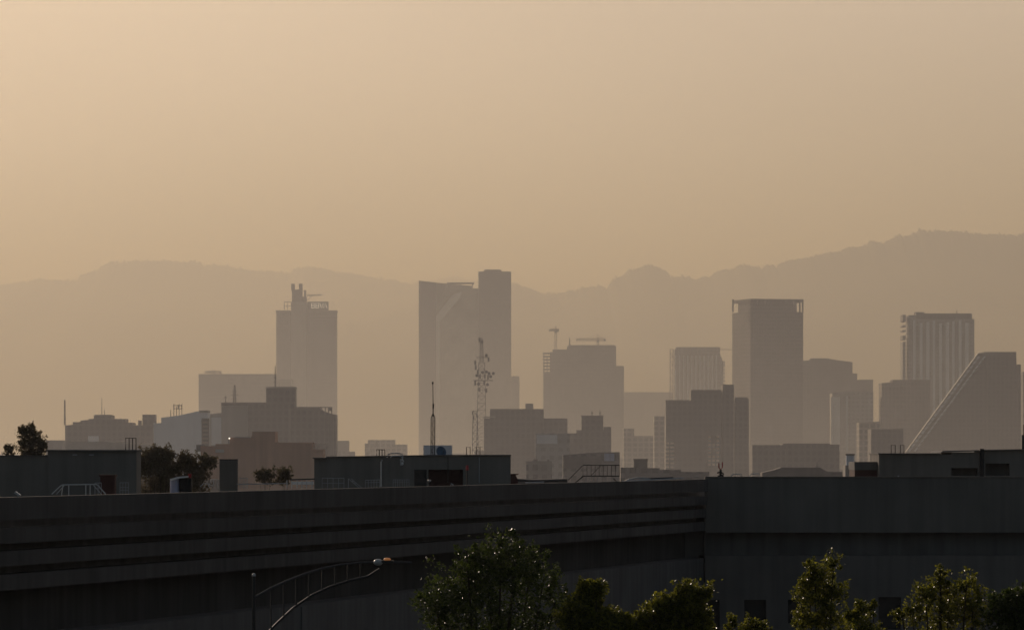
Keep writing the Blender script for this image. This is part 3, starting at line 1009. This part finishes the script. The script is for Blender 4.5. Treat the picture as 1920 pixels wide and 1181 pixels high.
G = 'steel hoops standing on the roof houses'
hoop('wide steel hoop with inner bars on the left roof house', 235.5, 255, 821, 844, 167, .022, 'black_metal', 4, G)
hoop('small barred hoop at the left of the central roof house', 706, 721.5, 842.8, 857, 232, .026, 'black_metal', 4, G)
hoop('left of two narrow hoops on the central roof house, by the dish', 874.5, 881.5, 837.8, 855, 232, .022, 'black_metal', 2, G)
hoop('right of two narrow hoops on the central roof house, away from the dish', 893, 900, 837.8, 855, 232, .022, 'black_metal', 2, G)
hoop('left of two narrow hoops on the right roof house', 1671, 1678.5, 834, 851, 247, .022, 'black_metal', 2, G)
hoop('right of two narrow hoops on the right roof house', 1688, 1695, 834, 851, 247, .022, 'black_metal', 2, G)

Y = 230
r = thing('roof_house', 'long low dark roof house in the centre carrying dish and mast', 'roof house', (X(774, Y), Y, DK))
MB().box(X(589, Y), X(612, Y), Y + .1, Y + 5, DK, Z(859.5, Y)).build('wall', M['roofhut'], r)
m = MB()
m.extrude([(X(612, Y), Y, DK), (X(803, Y), Y, DK), P(803, 854.5, Y), P(612, 857.5, Y)], (0, 5.2, 0))
m.build('wall', M['roofhut'], r)
MB().box(X(868, Y), X(957.5, Y), Y, Y + 5.2, DK, Z(854, Y)).build('wall', M['roofhut'], r)
MB().box(X(803, Y), X(868, Y), Y, Y + 5.2, Z(880, Y), Z(854.2, Y)).build('lintel', M['roofhut'], r)
MB().box(X(803, Y), X(868, Y), Y + .9, Y + 1.1, DK, Z(880, Y)).build('door_recess', M['brick_red'], r)
MB().box(X(777, Y), X(800, Y), Y - .03, Y, DK, Z(880, Y)).build('door', M['glass_dark'], r)
MB().box(X(586, Y), X(614, Y), Y - .1, Y + 5.2, Z(859.5, Y), Z(857.8, Y)).build('roof_slab', M['slab'], r)
MB().box(X(801, Y), X(958.5, Y), Y - .12, Y + 5.3, Z(854, Y), Z(852.2, Y)).build('roof_slab', M['slab'], r)
m = MB()
m.extrude([P(611, 857.5, Y - .12), P(801, 854.4, Y - .12), P(801, 852.6, Y - .12), P(611, 855.6, Y - .12)], (0, 5.4, 0))
m.build('roof_slab', M['slab'], r)
MB().tube([P(840, 905, Y - .05), P(840, 856, Y - .05)], .02, 6).build('downpipe', M['dark_metal'], r)
MB().tube([P(898.5, 905, Y - .05), P(898.5, 857, Y - .05)], .03, 6).build('downpipe', M['grey_metal'], r)
# mast
Y = 233
r = thing('antenna_mast', 'slim black antenna mast with a spread lattice foot on the central roof house', 'antenna', P(811.5, 853, Y))
tri = [(808.2, 0), (815, 0), (811.6, .18)]
top = P(812, 775, Y)
m = MB()
for k, (px, dy) in enumerate(tri):
    m.tube([P(px, 854, Y + dy), P(px + .3, 783, Y + dy), top + Vector((0, dy * .3, 0))], .028, 5)
for k in range(9):
    y = 853 - k * 8.2
    a, b = P(808.2, y, Y), P(815, y - 8, Y)
    if k < 8:
        m.tube([a, b] if k % 2 else [P(815, y, Y), P(808.2, y - 8, Y)], .008, 4)
m.build('lattice_foot', M['black_metal'], r)
MB().tube([P(812, 780, Y), P(812, 757, Y), P(811.4, 719, Y)], .035, 6, .016).build('pole', M['black_metal'], r)
MB().ball(P(811.3, 718, Y), .05, .05, .09).build('tip', M['black_metal'], r)
MB().tube([P(812, 766, Y), P(812.4, 757, Y)], .05, 6).build('clamp', M['black_metal'], r)
# dish
Y = 231.5
r = thing('satellite_dish', 'dark blue satellite dish on the edge of the central roof house', 'satellite dish', P(827, 856, Y))
m = MB()
c = P(827.3, 846.5, Y - .25)
nrm = Vector((.45, -.85, .28)).normalized()
u = nrm.cross(Vector((0, 0, 1))).normalized()
w = u.cross(nrm)
i0 = len(m.v)
R0, ng, nr = .31, 24, 6
for side in (0, 1):
    base = len(m.v)
    m.v.append(tuple(c - nrm * (.09 + side * .02)))
    for a in range(1, nr + 1):
        q = a / nr
        for j in range(ng):
            an = 2 * math.pi * j / ng
            m.v.append(tuple(c + (u * math.cos(an) + w * math.sin(an)) * R0 * q + nrm * (.09 * q * q - .09 - side * .02 * (q < 1))))
    for j in range(ng):
        m.f.append((base, base + 1 + j, base + 1 + (j + 1) % ng))
    for a in range(nr - 1):
        for j in range(ng):
            p, q = base + 1 + a * ng + j, base + 1 + a * ng + (j + 1) % ng
            m.f.append((p, q, q + ng, p + ng))
m.build('reflector', M['dish'], r, smooth=True)
MB().tube([P(828, 857, Y), P(828, 848, Y)], .03, 6).build('stand', M['dark_metal'], r)
m = MB().tube([c - w * R0 * .95, c + nrm * .3 - w * .1], .014, 5)
m.ball(c + nrm * .3 - w * .08, .035, .035, .035)
m.build('feed_arm', M['dark_metal'], r)
# curved pipe and lamp at the roof edge
Y = 229
r = thing('vent_pipe', 'bent pale pipe lying in an arch on the central roof house', 'pipe', P(740, 857, Y))
MB().tube([P(x, y, Y) for x, y in ((726, 857), (727.5, 852), (732, 850), (748, 849.5), (754, 851.5), (756, 857))], .035, 8).build('pipe', M['grey_metal'], r)
MB().tube([P(x, y, Y - .1) for x, y in ((732, 857), (736, 854.6), (750, 854), (755, 858), (754.5, 864))], .025, 8).build('pipe', M['white_metal'], r)
r = thing('wall_lamp', 'small white bracket lamp high on the front of the central roof house', 'lamp', P(754, 872, Y))
MB().tube([P(750, 861, Y), P(756, 862, Y), P(757, 866, Y)], .025, 6).build('bracket', M['white_metal'], r)
MB().ball(P(754.5, 869, Y), .07, .07, .09).build('shade', M['white_metal'], r)
MB().pbox(750, 753, 862, Y, .08, 872).build('box', M['grey_metal'], r)

# ------------------------------------------------------------------ right roof house
Y = 245
r = thing('roof_house', 'broad dark roof house at the right edge with two deep openings', 'roof house', (X(1780, Y), Y, DK))
MB().box(X(1648, Y), X(1784, Y), Y, Y + 6, DK, Z(851.5, Y)).build('wall', M['roofhut'], r)
MB().box(X(1784, Y), X(1833, Y), Y, Y + 6, Z(877, Y), Z(847.5, Y)).build('lintel', M['roofhut'], r)
MB().box(X(1784, Y), X(1833, Y), Y, Y + 6, DK, Z(892, Y)).build('sill_wall', M['roofhut'], r)
MB().box(X(1833, Y), X(1848, Y), Y, Y + 6, DK, Z(847.5, Y)).build('wall', M['roofhut'], r)
MB().box(X(1848, Y), X(1893, Y), Y, Y + 6, Z(868.5, Y), Z(844, Y)).build('lintel', M['roofhut'], r)
MB().box(X(1848, Y), X(1893, Y), Y, Y + 6, DK, Z(892, Y)).build('sill_wall', M['roofhut'], r)
MB().box(X(1893, Y), X(2010, Y), Y, Y + 6, DK, Z(843, Y)).build('wall', M['roofhut'], r)
for a, b, t in ((1784, 1833, 877), (1848, 1893, 868.5)):
    MB().box(X(a, Y), X(b, Y), Y + .8, Y + 1, Z(892, Y), Z(t, Y)).build('opening', M['recess'], r)
MB().box(X(1646.5, Y), X(1764, Y), Y - .15, Y + 6.2, Z(851.5, Y), Z(849.4, Y)).build('roof_slab', M['slab'], r)
m = MB()
m.extrude([P(1764, 847.6, Y - .2), P(1836, 845.6, Y - .2), P(1836, 843.4, Y - .2), P(1768, 844.8, Y - .2)], (0, 6.4, 0))
m.build('roof_slab', M['slab'], r)
m = MB()
m.extrude([P(1844, 845, Y - .2), P(2010, 842.6, Y - .2), P(2010, 840.4, Y - .2), P(1844, 842.8, Y - .2)], (0, 6.4, 0))
m.build('roof_slab', M['slab'], r)
MB().box(X(1837, Y), X(1844, Y), Y - .22, Y + .2, DK, Z(841, Y)).build('pier', M['black_metal'], r)
MB().ball(P(1684.5, 893, Y - .05), .05, .04, .05).build('lamp', M['white_metal'], r)
r = thing('roof_house', 'small low brick annex left of the broad right roof house', 'roof house', (X(1626, Y), Y, DK))
MB().box(X(1605, Y), X(1647, Y), Y + 1, Y + 5, DK, Z(881, Y)).build('wall', M['brick_red'], r)
MB().box(X(1604.4, Y), X(1647.4, Y), Y + .9, Y + 5.1, Z(881, Y), Z(865.6, Y)).build('roof_band', M['slab'], r)
Y = 200
r = thing('roof_post', 'dark stepped post cut by the right edge of the view', 'post', P(1918, 843, Y + 46))
MB().pbox(1914.6, 1930, 815, Y + 46, .4, 843).build('base', M['dark_metal'], r)
MB().pbox(1918.2, 1930, 796, Y + 46.1, .2, 815).build('upper_post', M['black_metal'], r)

# ------------------------------------------------------------------ things on the roof
Y = 152
r = thing('railing', 'low arched white railing before the left roof house', 'railing', (X(146, Y), Y, DK))
pts = [(97, 926), (113, 911), (117, 908.6), (180, 907.6), (184, 910), (198, 926)]
MB().tube([P(x, y, Y) for x, y in pts], .024, 6).build('top_rail', M['white_metal'], r)
for x, t in ((118, 909), (129, 909), (161, 908), (169, 908)):
    MB().tube([P(x - (3 if x < 125 else 0), 932, Y), P(x, t, Y)], .018, 6).build('post', M['white_metal'], r)
MB().tube([P(106, 926, Y), P(121, 909, Y)], .014, 5).build('brace', M['white_metal'], r)
MB().tube([P(175, 909, Y), P(190, 926, Y)], .014, 5).build('brace', M['white_metal'], r)
Y = 158
r = thing('brick_stack', 'dull red brick chimney stack beside the arched white railing', 'chimney', (X(203, Y), Y, DK))
MB().pbox(188, 218, 892, Y, .6, z0=DK).build('shaft', M['brick_red'], r)
MB().pbox(185.5, 220, 889.5, Y - .06, .72, 893).build('cap', M['brick_red'], r)
railing('railing', 'short grey railing panel right of the red brick stack', 225, 241, 904.5, 930, 153, 4, .014, 'grey_metal', mids=(.35, .55))
railing('railing', 'small grey railing end left of the red brick stack', 178, 190, 905, 930, 153.5, 3, .014, 'grey_metal', mids=(.4,))
Y = 142
r = thing('floodlight', 'pale floodlight sitting on the parapet at far left', 'floodlight', P(33, 930, 128))
q = P(32, 926.5, 127.6)
MB().extrude([q + Vector(v) for v in ((-.10, 0, .04), (.06, -.02, -.06), (.1, -.02, -.02), (-.05, 0, .09))], (.02, .12, 0)).build('head', M['dome'], r)
MB().tube([q + Vector((0, .05, 0)), q + Vector((.02, .05, -.1))], .015, 5).build('bracket', M['grey_metal'], r)
# tarp covered tank
Y = 170
r = thing('water_tank', 'blue plastic tank half under a pale slanting tarpaulin on the left roof', 'water tank', (X(332, Y), Y, DK))
m = MB().tube([(X(328, Y), Y, DK), (X(328, Y), Y, Z(897, Y))], .22, 14, .2)
m.build('barrel', M['tank_blue'], r)
m = MB()
m.extrude([P(318, 898, Y - .4), P(333, 893.5, Y - .4), P(352, 892, Y - .4), P(352, 894.5, Y - .4), P(336, 896.5, Y - .4), P(320, 901, Y - .4)], (0, .8, 0))
m.build('tarpaulin', M['tarp'], r)
MB().box(X(337, Y), X(353, Y), Y - .2, Y + .4, DK, Z(896, Y)).build('crate', M['black_metal'], r)
r = thing('bucket', 'small red bucket at the end of the pale tarpaulin', 'bucket', P(356, 895, Y))
MB().tube([P(356, 895.5, Y), P(356, 888, Y)], .055, 10, .075).build('body', M['red'], r)
MB().box(X(352.4, Y), X(360, Y), Y - .15, Y + .15, DK, Z(896, Y)).build('stand', M['black_metal'], r)
Y = 185
r = thing('roof_cabinet', 'upright dark grey cabinet standing alone on the roof', 'cabinet', (X(428, Y), Y, DK))
MB().box(X(411.5, Y), X(444.5, Y), Y, Y + .7, DK, Z(862, Y)).build('body', M['roofhut'], r)
MB().box(X(410.8, Y), X(445.2, Y), Y - .04, Y + .74, Z(862, Y), Z(860.6, Y)).build('lid', M['dark_metal'], r)
MB().box(X(414, Y), X(442, Y), Y - .03, Y, Z(915, Y), Z(865, Y)).build('door', M['front'], r)
# scrap frames left of the cabinet
Y = 176
r = thing('scrap_frames', 'tangle of thin pale metal frames left of the dark grey cabinet', 'metal frames', (X(395, Y), Y, DK))
for a in ([(382, 915), (388, 902), (393, 914)], [(391, 912), (396, 898), (407, 898), (408, 914)], [(399, 912), (401, 900)], [(384, 906), (398, 909)], [(375, 912), (383, 905)]):
    MB().tube([P(x, y, Y) for x, y in a], .014, 5).build('frame_bar', M['white_metal'], r)
railing('railing', 'fine upright rail bars right of the dark grey cabinet', 449, 464, 896, 915, 186, 7, .012, 'grey_metal')
r = thing('roof_pipe', 'long pale pipe lying along the roof below the small bushes', 'pipe', P(490, 908, 184))
MB().tube([P(444, 907.5, 184), P(478, 907, 184), P(540, 906, 184)], .022, 8).build('pipe', M['grey_metal'], r)
# pale bench row
Y = 190
r = thing('railing', 'dark topped low railing with pale feet left of the central roof house', 'railing', (X(568, Y), Y, DK))
MB().tube([P(544, 899, Y), P(590, 897.6, Y)], .035, 6).build('top_rail', M['dark_metal'], r)
MB().pbox(546, 588, 902.5, Y + .3, .1, 908).build('low_panel', M['tarp'], r)
for x in (538, 547, 557, 566, 575, 585):
    MB().tube([P(x, 915, Y), P(x, 900, Y)], .02, 6).build('post', M['white_metal'], r)
railing('railing', 'white railing with a slanting end before the left of the central roof house', 604, 645, 896, 915, 195, 5, .014, 'grey_metal', mids=(.5,))
r = thing('step_ladder', 'pale short stair frame slanting down before the central roof house', 'ladder', P(660, 912, 195))
for a in ([(653, 897), (673, 914)], [(658, 897), (678, 914)], [(653, 897), (653, 914)], [(664, 906), (668, 906)], [(659, 902), (663, 902)]):
    MB().tube([P(x, y, 195) for x, y in a], .014, 5).build('bar', M['grey_metal'], r)
railing('railing', 'grey railing panel left of the tall white pole', 685, 712, 900, 915, 196, 6, .014, 'grey_metal', mids=(.3,), yt2=899)
railing('railing', 'grey railing panel right of the tall white pole, below the bracket lamp', 737, 767, 899, 915, 198, 8, .014, 'grey_metal', mids=(.25,))
r = thing('vent_pole', 'tall thin white pole before the central roof house', 'pole', P(714, 912, 199))
MB().tube([P(714.5, 912, 199), P(714.5, 866, 199), P(716.5, 862, 199)], .028, 8).build('pole', M['white_metal'], r)
r = thing('lamp_globe', 'small white globe lamp at the foot of the central roof house', 'lamp', P(805, 906, 200))
MB().tube([P(805, 912, 200), P(805, 903, 200)], .03, 8).build('stem', M['black_metal'], r)
MB().ball(P(805, 901, 200), .085, .085, .06).build('globe', M['dome'], r)
r = thing('alarm_beacon', 'red beacon on a dark post before the right of the central roof house', 'beacon', P(876, 906, 203))
MB().tube([P(876, 912, 203), P(876, 881, 203)], .04, 8).build('post', M['dark_metal'], r)
MB().tube([P(876, 881, 203), P(876, 872, 203)], .08, 10, .06).build('lamp', M['red'], r)
r = thing('roof_stub', 'pale bent pipe end on the deck right of the central door recess', 'pipe', P(847, 908, 204))
MB().tube([P(845, 912, 204), P(846, 906, 204), P(850, 909, 204)], .03, 6).build('pipe', M['white_metal'], r)
r = thing('brick_stack', 'low dark red stack at the right foot of the central roof house', 'chimney', (X(964, 214), 214, DK))
MB().extrude([(X(957.5, 214), 214, DK), (X(971, 214), 214, DK), P(971, 899, 214), P(967, 890, 214), P(957.5, 890, 214)], (0, .5, 0)).build('shaft', M['brick_red'], r)
m = MB().extrude([P(957, 890, 213.95), P(970, 890, 213.95), P(974, 887.6, 213.95), P(957, 888, 213.95)], (0, .6, 0))
m.build('cap', M['brick_red'], r)
r = thing('roof_duct', 'long dark pipe bundle lying along the deck toward the stair gantry', 'duct', P(1010, 902, 216))
MB().tube([P(970, 900, 216), P(1000, 901.5, 216), P(1064, 900.5, 216)], .06, 8).build('duct', M['dark_metal'], r)
MB().tube([P(985, 905, 215.5), P(1020, 903.5, 215.5)], .04, 8).build('pipe', M['grey_metal'], r)
# stair gantry
Y = 219
r = thing('stair_gantry', 'dark steel platform with barred railing and a slanting stair at its left', 'stair platform', (X(1127, Y), Y, DK))
for dy in (0, 1.0):
    MB().tube([P(1093, 872, Y + dy), P(1161.5, 872, Y + dy)], .024, 6).build('top_rail', M['black_metal'], r)
    MB().tube([P(1092, 892.2, Y + dy), P(1161.5, 892.2, Y + dy)], .03, 6).build('floor_beam', M['black_metal'], r)
    for k in range(10):
        x = 1093 + 68.5 * k / 9
        MB().tube([P(x, 892, Y + dy), P(x, 872, Y + dy)], .011, 5).build('baluster', M['black_metal'], r)
    MB().tube([P(1065, 900, Y + dy), P(1092, 873, Y + dy)], .024, 6).build('hand_rail', M['black_metal'], r)
MB().tube([P(1072, 910, Y), P(1094, 892, Y)], .03, 6).build('stringer', M['black_metal'], r)
MB().tube([P(1108, 891, Y + .5), P(1126, 873, Y + .5)], .012, 5).build('brace', M['dark_metal'], r)
MB().box(X(1092, Y), X(1161.5, Y), Y, Y + 1, Z(893.2, Y), Z(892.6, Y)).build('deck', M['dark_metal'], r)
for k in range(10):
    x = 1091 + 66 * k / 9
    MB().tube([P(x, 915, Y), P(x, 894, Y)], .013, 5).build('leg', M['grey_metal'], r)
MB().tube([P(1150, 897, Y), P(1166, 911, Y)], .024, 6).build('stringer', M['dark_metal'], r)
# curved pale roof sheets and conduit right of the gantry
Y = 222
r = thing('roof_sheet', 'bowed pale roofing sheet lying right of the stair gantry', 'roofing sheet', P(1192, 905, Y))
m = MB()
m.extrude([P(x, y, Y) for x, y in ((1166, 904), (1180, 897), (1196, 894.5), (1212, 895), (1222, 898), (1220, 899.5), (1196, 897), (1180, 900), (1168, 905.6))], (0, .9, 0))
m.build('sheet', M['grey_metal'], r)
MB().tube([P(1166, 902.5, Y - .1), P(1192, 901, Y - .1), P(1220, 898.6, Y - .1)], .035, 6).build('edge_tube', M['white_metal'], r)
r = thing('roof_pipe', 'thin pale conduit running up to the corner parapet', 'pipe', P(1250, 903, 226))
MB().tube([P(1218, 899.4, 226), P(1250, 897.6, 226), P(1282, 896, 226)], .034, 6).build('pipe', M['white_metal'], r)
r = thing('roof_duct', 'short dark pipe lying above the thin pale conduit', 'duct', P(1240, 900, 228))
MB().tube([P(1212, 897.3, 228), P(1262, 895.4, 228)], .05, 6).build('duct', M['dark_metal'], r)
# forked red thing
Y = 239
r = thing('alarm_siren', 'dark post with a red two-pronged head on the right wing parapet', 'siren', P(1351, 897, Y))
MB().tube([P(1351, 898, Y), P(1351, 880, Y)], .07, 8).build('post', M['black_metal'], r)
m = MB().tube([P(1347.6, 868, Y), P(1347.8, 876, Y), P(1351, 880, Y), P(1354.4, 876, Y), P(1354.6, 866, Y)], .034, 6)
m.build('prongs', M['red'], r)
m = MB().tube([P(1344.5, 886.5, Y), P(1351, 884, Y), P(1357, 889, Y)], .05, 6)
m.tube([P(1345.5, 893, Y), P(1356.5, 891, Y)], .07, 6)
m.build('cross_arm', M['black_metal'], r)


def wire_frame(label, pts, Y):
    o = thing('wire_frame', label, 'wire frame', P(pts[0][0], 896, Y), 'thin wire frames on the right wing parapet')
    MB().tube([P(x, y, Y) for x, y in pts], .03, 5).build('bar', M['white_metal'], o)


wire_frame('left bent wire frame right of the red-pronged post', [(1367, 897), (1374, 888.5), (1390, 888.5), (1391, 896)], 239)
wire_frame('right bent wire frame right of the red-pronged post', [(1403, 897), (1409, 888), (1424, 888), (1424, 896)], 239)
r = thing('roof_pipe', 'short pale pipe left of the red-pronged post on the parapet', 'pipe', P(1305, 895, 238))
MB().tube([P(1298, 896.4, 238), P(1304, 893.8, 238), P(1312, 893.8, 238)], .025, 6).build('pipe', M['conc'], r)
for k, px in enumerate((1586.5, 1592)):
    r = thing('roof_post', ['thin left', 'thin right'][k] + ' pale post left of the brick annex', 'post', P(px, 894, 239))
    MB().tube([P(px, 895, 239), P(px, 874 + k * 6, 239)], .014, 5).build('pole', M['conc'], r)

# ------------------------------------------------------------------ street lamp with a curved truss arm
Y = 92
r = thing('street_lamp', 'tall street lamp with a curved truss arm and a pale lamp head', 'street lamp', (X(476, Y), Y, 0))
MB().tube([(X(476, Y), Y, .1), P(476, 1078, Y)], .055, 10, .04).build('pole', M['dark_metal'], r)
MB().ball(P(476, 1078, Y), .045, .045, .05).build('pole_cap', M['grey_metal'], r)
up = [(479, 1119), (505, 1104), (535, 1090), (570, 1076), (605, 1065), (640, 1058), (675, 1054), (715, 1053), (772, 1054)]
lo = [(498, 1190), (520, 1167), (550, 1139), (585, 1115), (620, 1099), (655, 1088), (690, 1080), (712, 1066)]


def at_x(c, x):
    for (a, ya), (b, yb) in zip(c, c[1:]):
        if a <= x <= b:
            return ya + (yb - ya) * (x - a) / (b - a)


MB().tube([P(x, y, Y) for x, y in up], .034, 8, .02).build('upper_chord', M['steel'], r)
MB().tube([P(x, y, Y) for x, y in [(478, 1212)] + lo], .028, 8).build('lower_chord', M['dark_metal'], r)
for x in (508, 532, 555, 579, 604, 628, 652, 676):
    MB().tube([P(x, at_x(up, x), Y), P(x, at_x(lo, x), Y)], .018, 6).build('strut', M['dark_metal'], r)
h = MB().ball(P(709, 1053.5, Y - .1), .105, .1, .075, 14).build('lamp_dome', M['dome'], r, smooth=True)
MB().ball(P(726, 1048, Y - .1), .08, .08, .036, 12).build('glinting_lens', M['orange_glint'], r, smooth=True)  # sun glint on the lamp head, carried by the glowing orange material
MB().box(X(715, Y), X(738, Y), Y - .16, Y - .02, Z(1054, Y), Z(1049.6, Y)).build('ballast_box', M['dark_metal'], r)


# ------------------------------------------------------------------ trees
def tree(label, px, Y, clumps, n, size, mat, seed, group, trunk_r=.14, cat='tree', name='tree', z0=0.0, sp=.62, dens=1.0):
    """clumps: (px, py, half width px, half height px) lumps of the crown; leaves sit through each lump, thicker near its skin"""
    rd = random.Random(seed)
    s = Y / F
    o = thing(name, label, cat, (X(px, Y), Y, z0), group)
    vs, fs = [], []
    if mat == 'leaf_yel':
        clumps = [(a, q + 4, w * .84, h * .84) for a, q, w, h in clumps]
        n = int(n * .62)
    tot = sum(c[2] * c[3] for c in clumps)
    tw = MB()
    low = max(c[1] + c[3] for c in clumps)
    fork = Vector((X(px, Y), Y, max(z0 + .25 * (Z(min(c[1] for c in clumps), Y) - z0), z0 + .1)))
    tw.tube([(X(px, Y), Y, z0), fork], trunk_r, 8, trunk_r * .75)
    for cx, cy, rx, ry in clumps:
        c = P(cx, cy, Y)
        c.y += rd.uniform(-.5, .5) * rx * s * 1.2
        rx_, ry_, rz_ = rx * s, rx * s * .9, ry * s
        tw.tube([fork, fork.lerp(c, .55) + Vector((rd.uniform(-.1, .1), 0, .05)), c + Vector((0, 0, rz_ * .5))], trunk_r * .45, 5, trunk_r * .12)
        k = int(n * (rx * ry) / tot)
        # the lump is broken into sprigs: short leafy shoots fanning out and up from it, each its own length
        ns = max(6, int(k / 46))
        for q in range(ns):
            d = Vector((rd.gauss(0, 1), rd.gauss(0, 1), rd.gauss(.25, 1)))
            d.normalize()
            r0 = rd.random() ** .5 * .80
            root = c + Vector((d.x * rx_ * r0, d.y * ry_ * r0, d.z * rz_ * r0))
            grow = (d * .8 + Vector((rd.gauss(0, .35), rd.gauss(0, .35), .55 + rd.random() * .5))).normalized()
            ln = min(rx_, rz_) * rd.uniform(.28, .62) + size * rd.uniform(.5, 3.2) * (rd.random() < .4)
            wid = ln * rd.uniform(.20, .34)
            if (root + grow * ln).z < z0 + .2:
                continue
            for l in range(46):
                u_ = rd.random()
                w_ = wid * (1.15 - u_) * 1.1
                b = root + grow * (ln * u_) + Vector((rd.gauss(0, w_), rd.gauss(0, w_), rd.gauss(0, w_ * .9)))
                ax = (grow * .45 + d * .3 + Vector((rd.uniform(-1, 1), rd.uniform(-1, 1), rd.uniform(-1, .6)))).normalized()
                sd_ = ax.cross(Vector((rd.uniform(-1, 1), rd.uniform(-1, 1), rd.uniform(-.2, 1)))).normalized()
                L = size * rd.uniform(.6, 1.3)
                W = L * rd.uniform(.24, .36)
                i = len(vs)
                nn = ax.cross(sd_) * L * .1
                vs += [tuple(b), tuple(b + ax * L * .5 + sd_ * W + nn), tuple(b + ax * L), tuple(b + ax * L * .5 - sd_ * W + nn)]
                fs += [(i, i + 1, i + 2, i + 3)]
    tw.build('trunk', M['bark'], o)
    mb = MB()
    mb.v, mb.f = vs, fs
    mb.build('crown', M[mat], o)
    return o


G = 'street trees in front of the concrete building'
Y = 112
tree('largest dark street tree with a peaked crown, right of the street lamp', 918, Y,
     [(966, 1008, 22, 24), (940, 1050, 62, 46), (890, 1085, 60, 55), (965, 1085, 70, 60), (850, 1118, 60, 50), (1020, 1110, 44, 52), (815, 1150, 44, 56), (1040, 1160, 28, 60), (920, 1150, 110, 60), (875, 1046, 26, 30), (1000, 1050, 26, 30), (850, 1220, 80, 70), (980, 1220, 85, 70), (915, 1300, 90, 60)],
     30000, .085, 'leaf_big', 1, G, .16)
tree('low olive tree just right of the largest dark tree', 1118, 110,
     [(1100, 1122, 26, 34), (1118, 1104, 14, 18), (1080, 1152, 30, 34), (1130, 1172, 46, 28), (1170, 1170, 26, 20), (1115, 1215, 70, 40)], 112000, .08555, 'leaf_yel', 2, G, .1)
tree('broad low olive tree in the middle, peak toward its right', 1260, 110,
     [(1288, 1122, 28, 34), (1250, 1140, 28, 26), (1215, 1165, 30, 24), (1300, 1160, 34, 40), (1262, 1180, 60, 40), (1325, 1112, 10, 14), (1260, 1240, 75, 40)], 110000, .0855, 'leaf_yel', 3, G, .11)
tree('tiny olive treetop barely rising into view below a dark window', 1402, 112,
     [(1372, 1168, 12, 22), (1410, 1176, 30, 18), (1435, 1180, 14, 14), (1400, 1225, 46, 40)], 12000, .0855, 'leaf_yel', 4, G, .08)
tree('slim tall yellow-olive tree left of the right-hand dark window', 1535, 114,
     [(1528, 1062, 22, 24), (1563, 1058, 18, 24), (1535, 1088, 42, 34), (1520, 1122, 38, 44), (1560, 1115, 26, 46), (1510, 1165, 32, 36), (1548, 1170, 40, 50), (1535, 1240, 55, 50)], 19000, .085, 'leaf_yel', 5, G, .11)
tree('small dull olive tree between the slim tall tree and the dark window', 1612, 110,
     [(1620, 1145, 22, 26), (1640, 1140, 14, 22), (1595, 1160, 24, 24), (1620, 1180, 44, 30), (1612, 1230, 50, 40)], 10000, .085, 'leaf_yel', 6, G, .09)
tree('wide yellow-olive tree second from the right edge, with a thin top shoot', 1770, 113,
     [(1763, 1075, 8, 18), (1765, 1105, 34, 30), (1735, 1120, 34, 30), (1812, 1096, 22, 20), (1830, 1110, 20, 24), (1710, 1150, 34, 26), (1780, 1145, 62, 42), (1830, 1150, 40, 40), (1690, 1150, 14, 20), (1770, 1215, 100, 50)], 23000, .085, 'leaf_yel', 7, G, .13)
tree('dark olive tree cut off by the right edge of the view', 1905, 111,
     [(1905, 1128, 26, 28), (1880, 1150, 34, 34), (1925, 1150, 44, 40), (1905, 1200, 60, 46)], 12000, .085, 'leaf_big', 8, G, .1)
# trees and shrubs beyond the roof
G2 = 'dusty trees beyond the roof'
tree('small round tree showing above the left roof house', 58, 300, [(55, 814, 17, 16), (42, 812, 10, 12), (70, 832, 15, 14), (50, 838, 20, 16), (80, 842, 12, 12), (60, 862, 26, 20), (60, 900, 24, 24)], 20000, .12, 'leaf_mid', 9, G2, .12)
tree('tiny treetop at the far left edge above the roof house', 15, 300, [(14, 843, 8, 8), (18, 850, 9, 9), (15, 866, 12, 12)], 3500, .11, 'leaf_mid', 10, G2, .06)
tree('broad dusty tree between the left roof house and the blue tank', 292, 300, [(280, 862, 24, 22), (306, 858, 20, 20), (318, 852, 12, 14), (290, 885, 38, 26), (270, 880, 16, 30), (320, 890, 24, 22), (292, 925, 36, 30)], 24000, .13, 'leaf_mid', 11, G2, .13)
tree('ragged dusty tree with thin upright twigs left of the dark grey cabinet', 362, 300, [(345, 862, 10, 18), (358, 870, 20, 18), (382, 868, 20, 16), (396, 872, 12, 9), (365, 888, 30, 18), (340, 880, 14, 20), (362, 915, 34, 26)], 16000, .13, 'leaf_mid', 12, G2, .11)
tree('left of two small bushes in front of the red-brown building', 500, 300, [(495, 890, 15, 9), (508, 888, 10, 9), (485, 891, 10, 6), (498, 902, 20, 10)], 4500, .11, 'leaf_mid', 13, G2, .05, 'bush', 'bush', z0=6)
tree('right of two small bushes in front of the red-brown building', 533, 300, [(533, 891, 13, 11), (542, 890, 7, 9), (530, 903, 14, 10)], 4000, .11, 'leaf_mid', 14, G2, .05, 'bush', 'bush', z0=6)
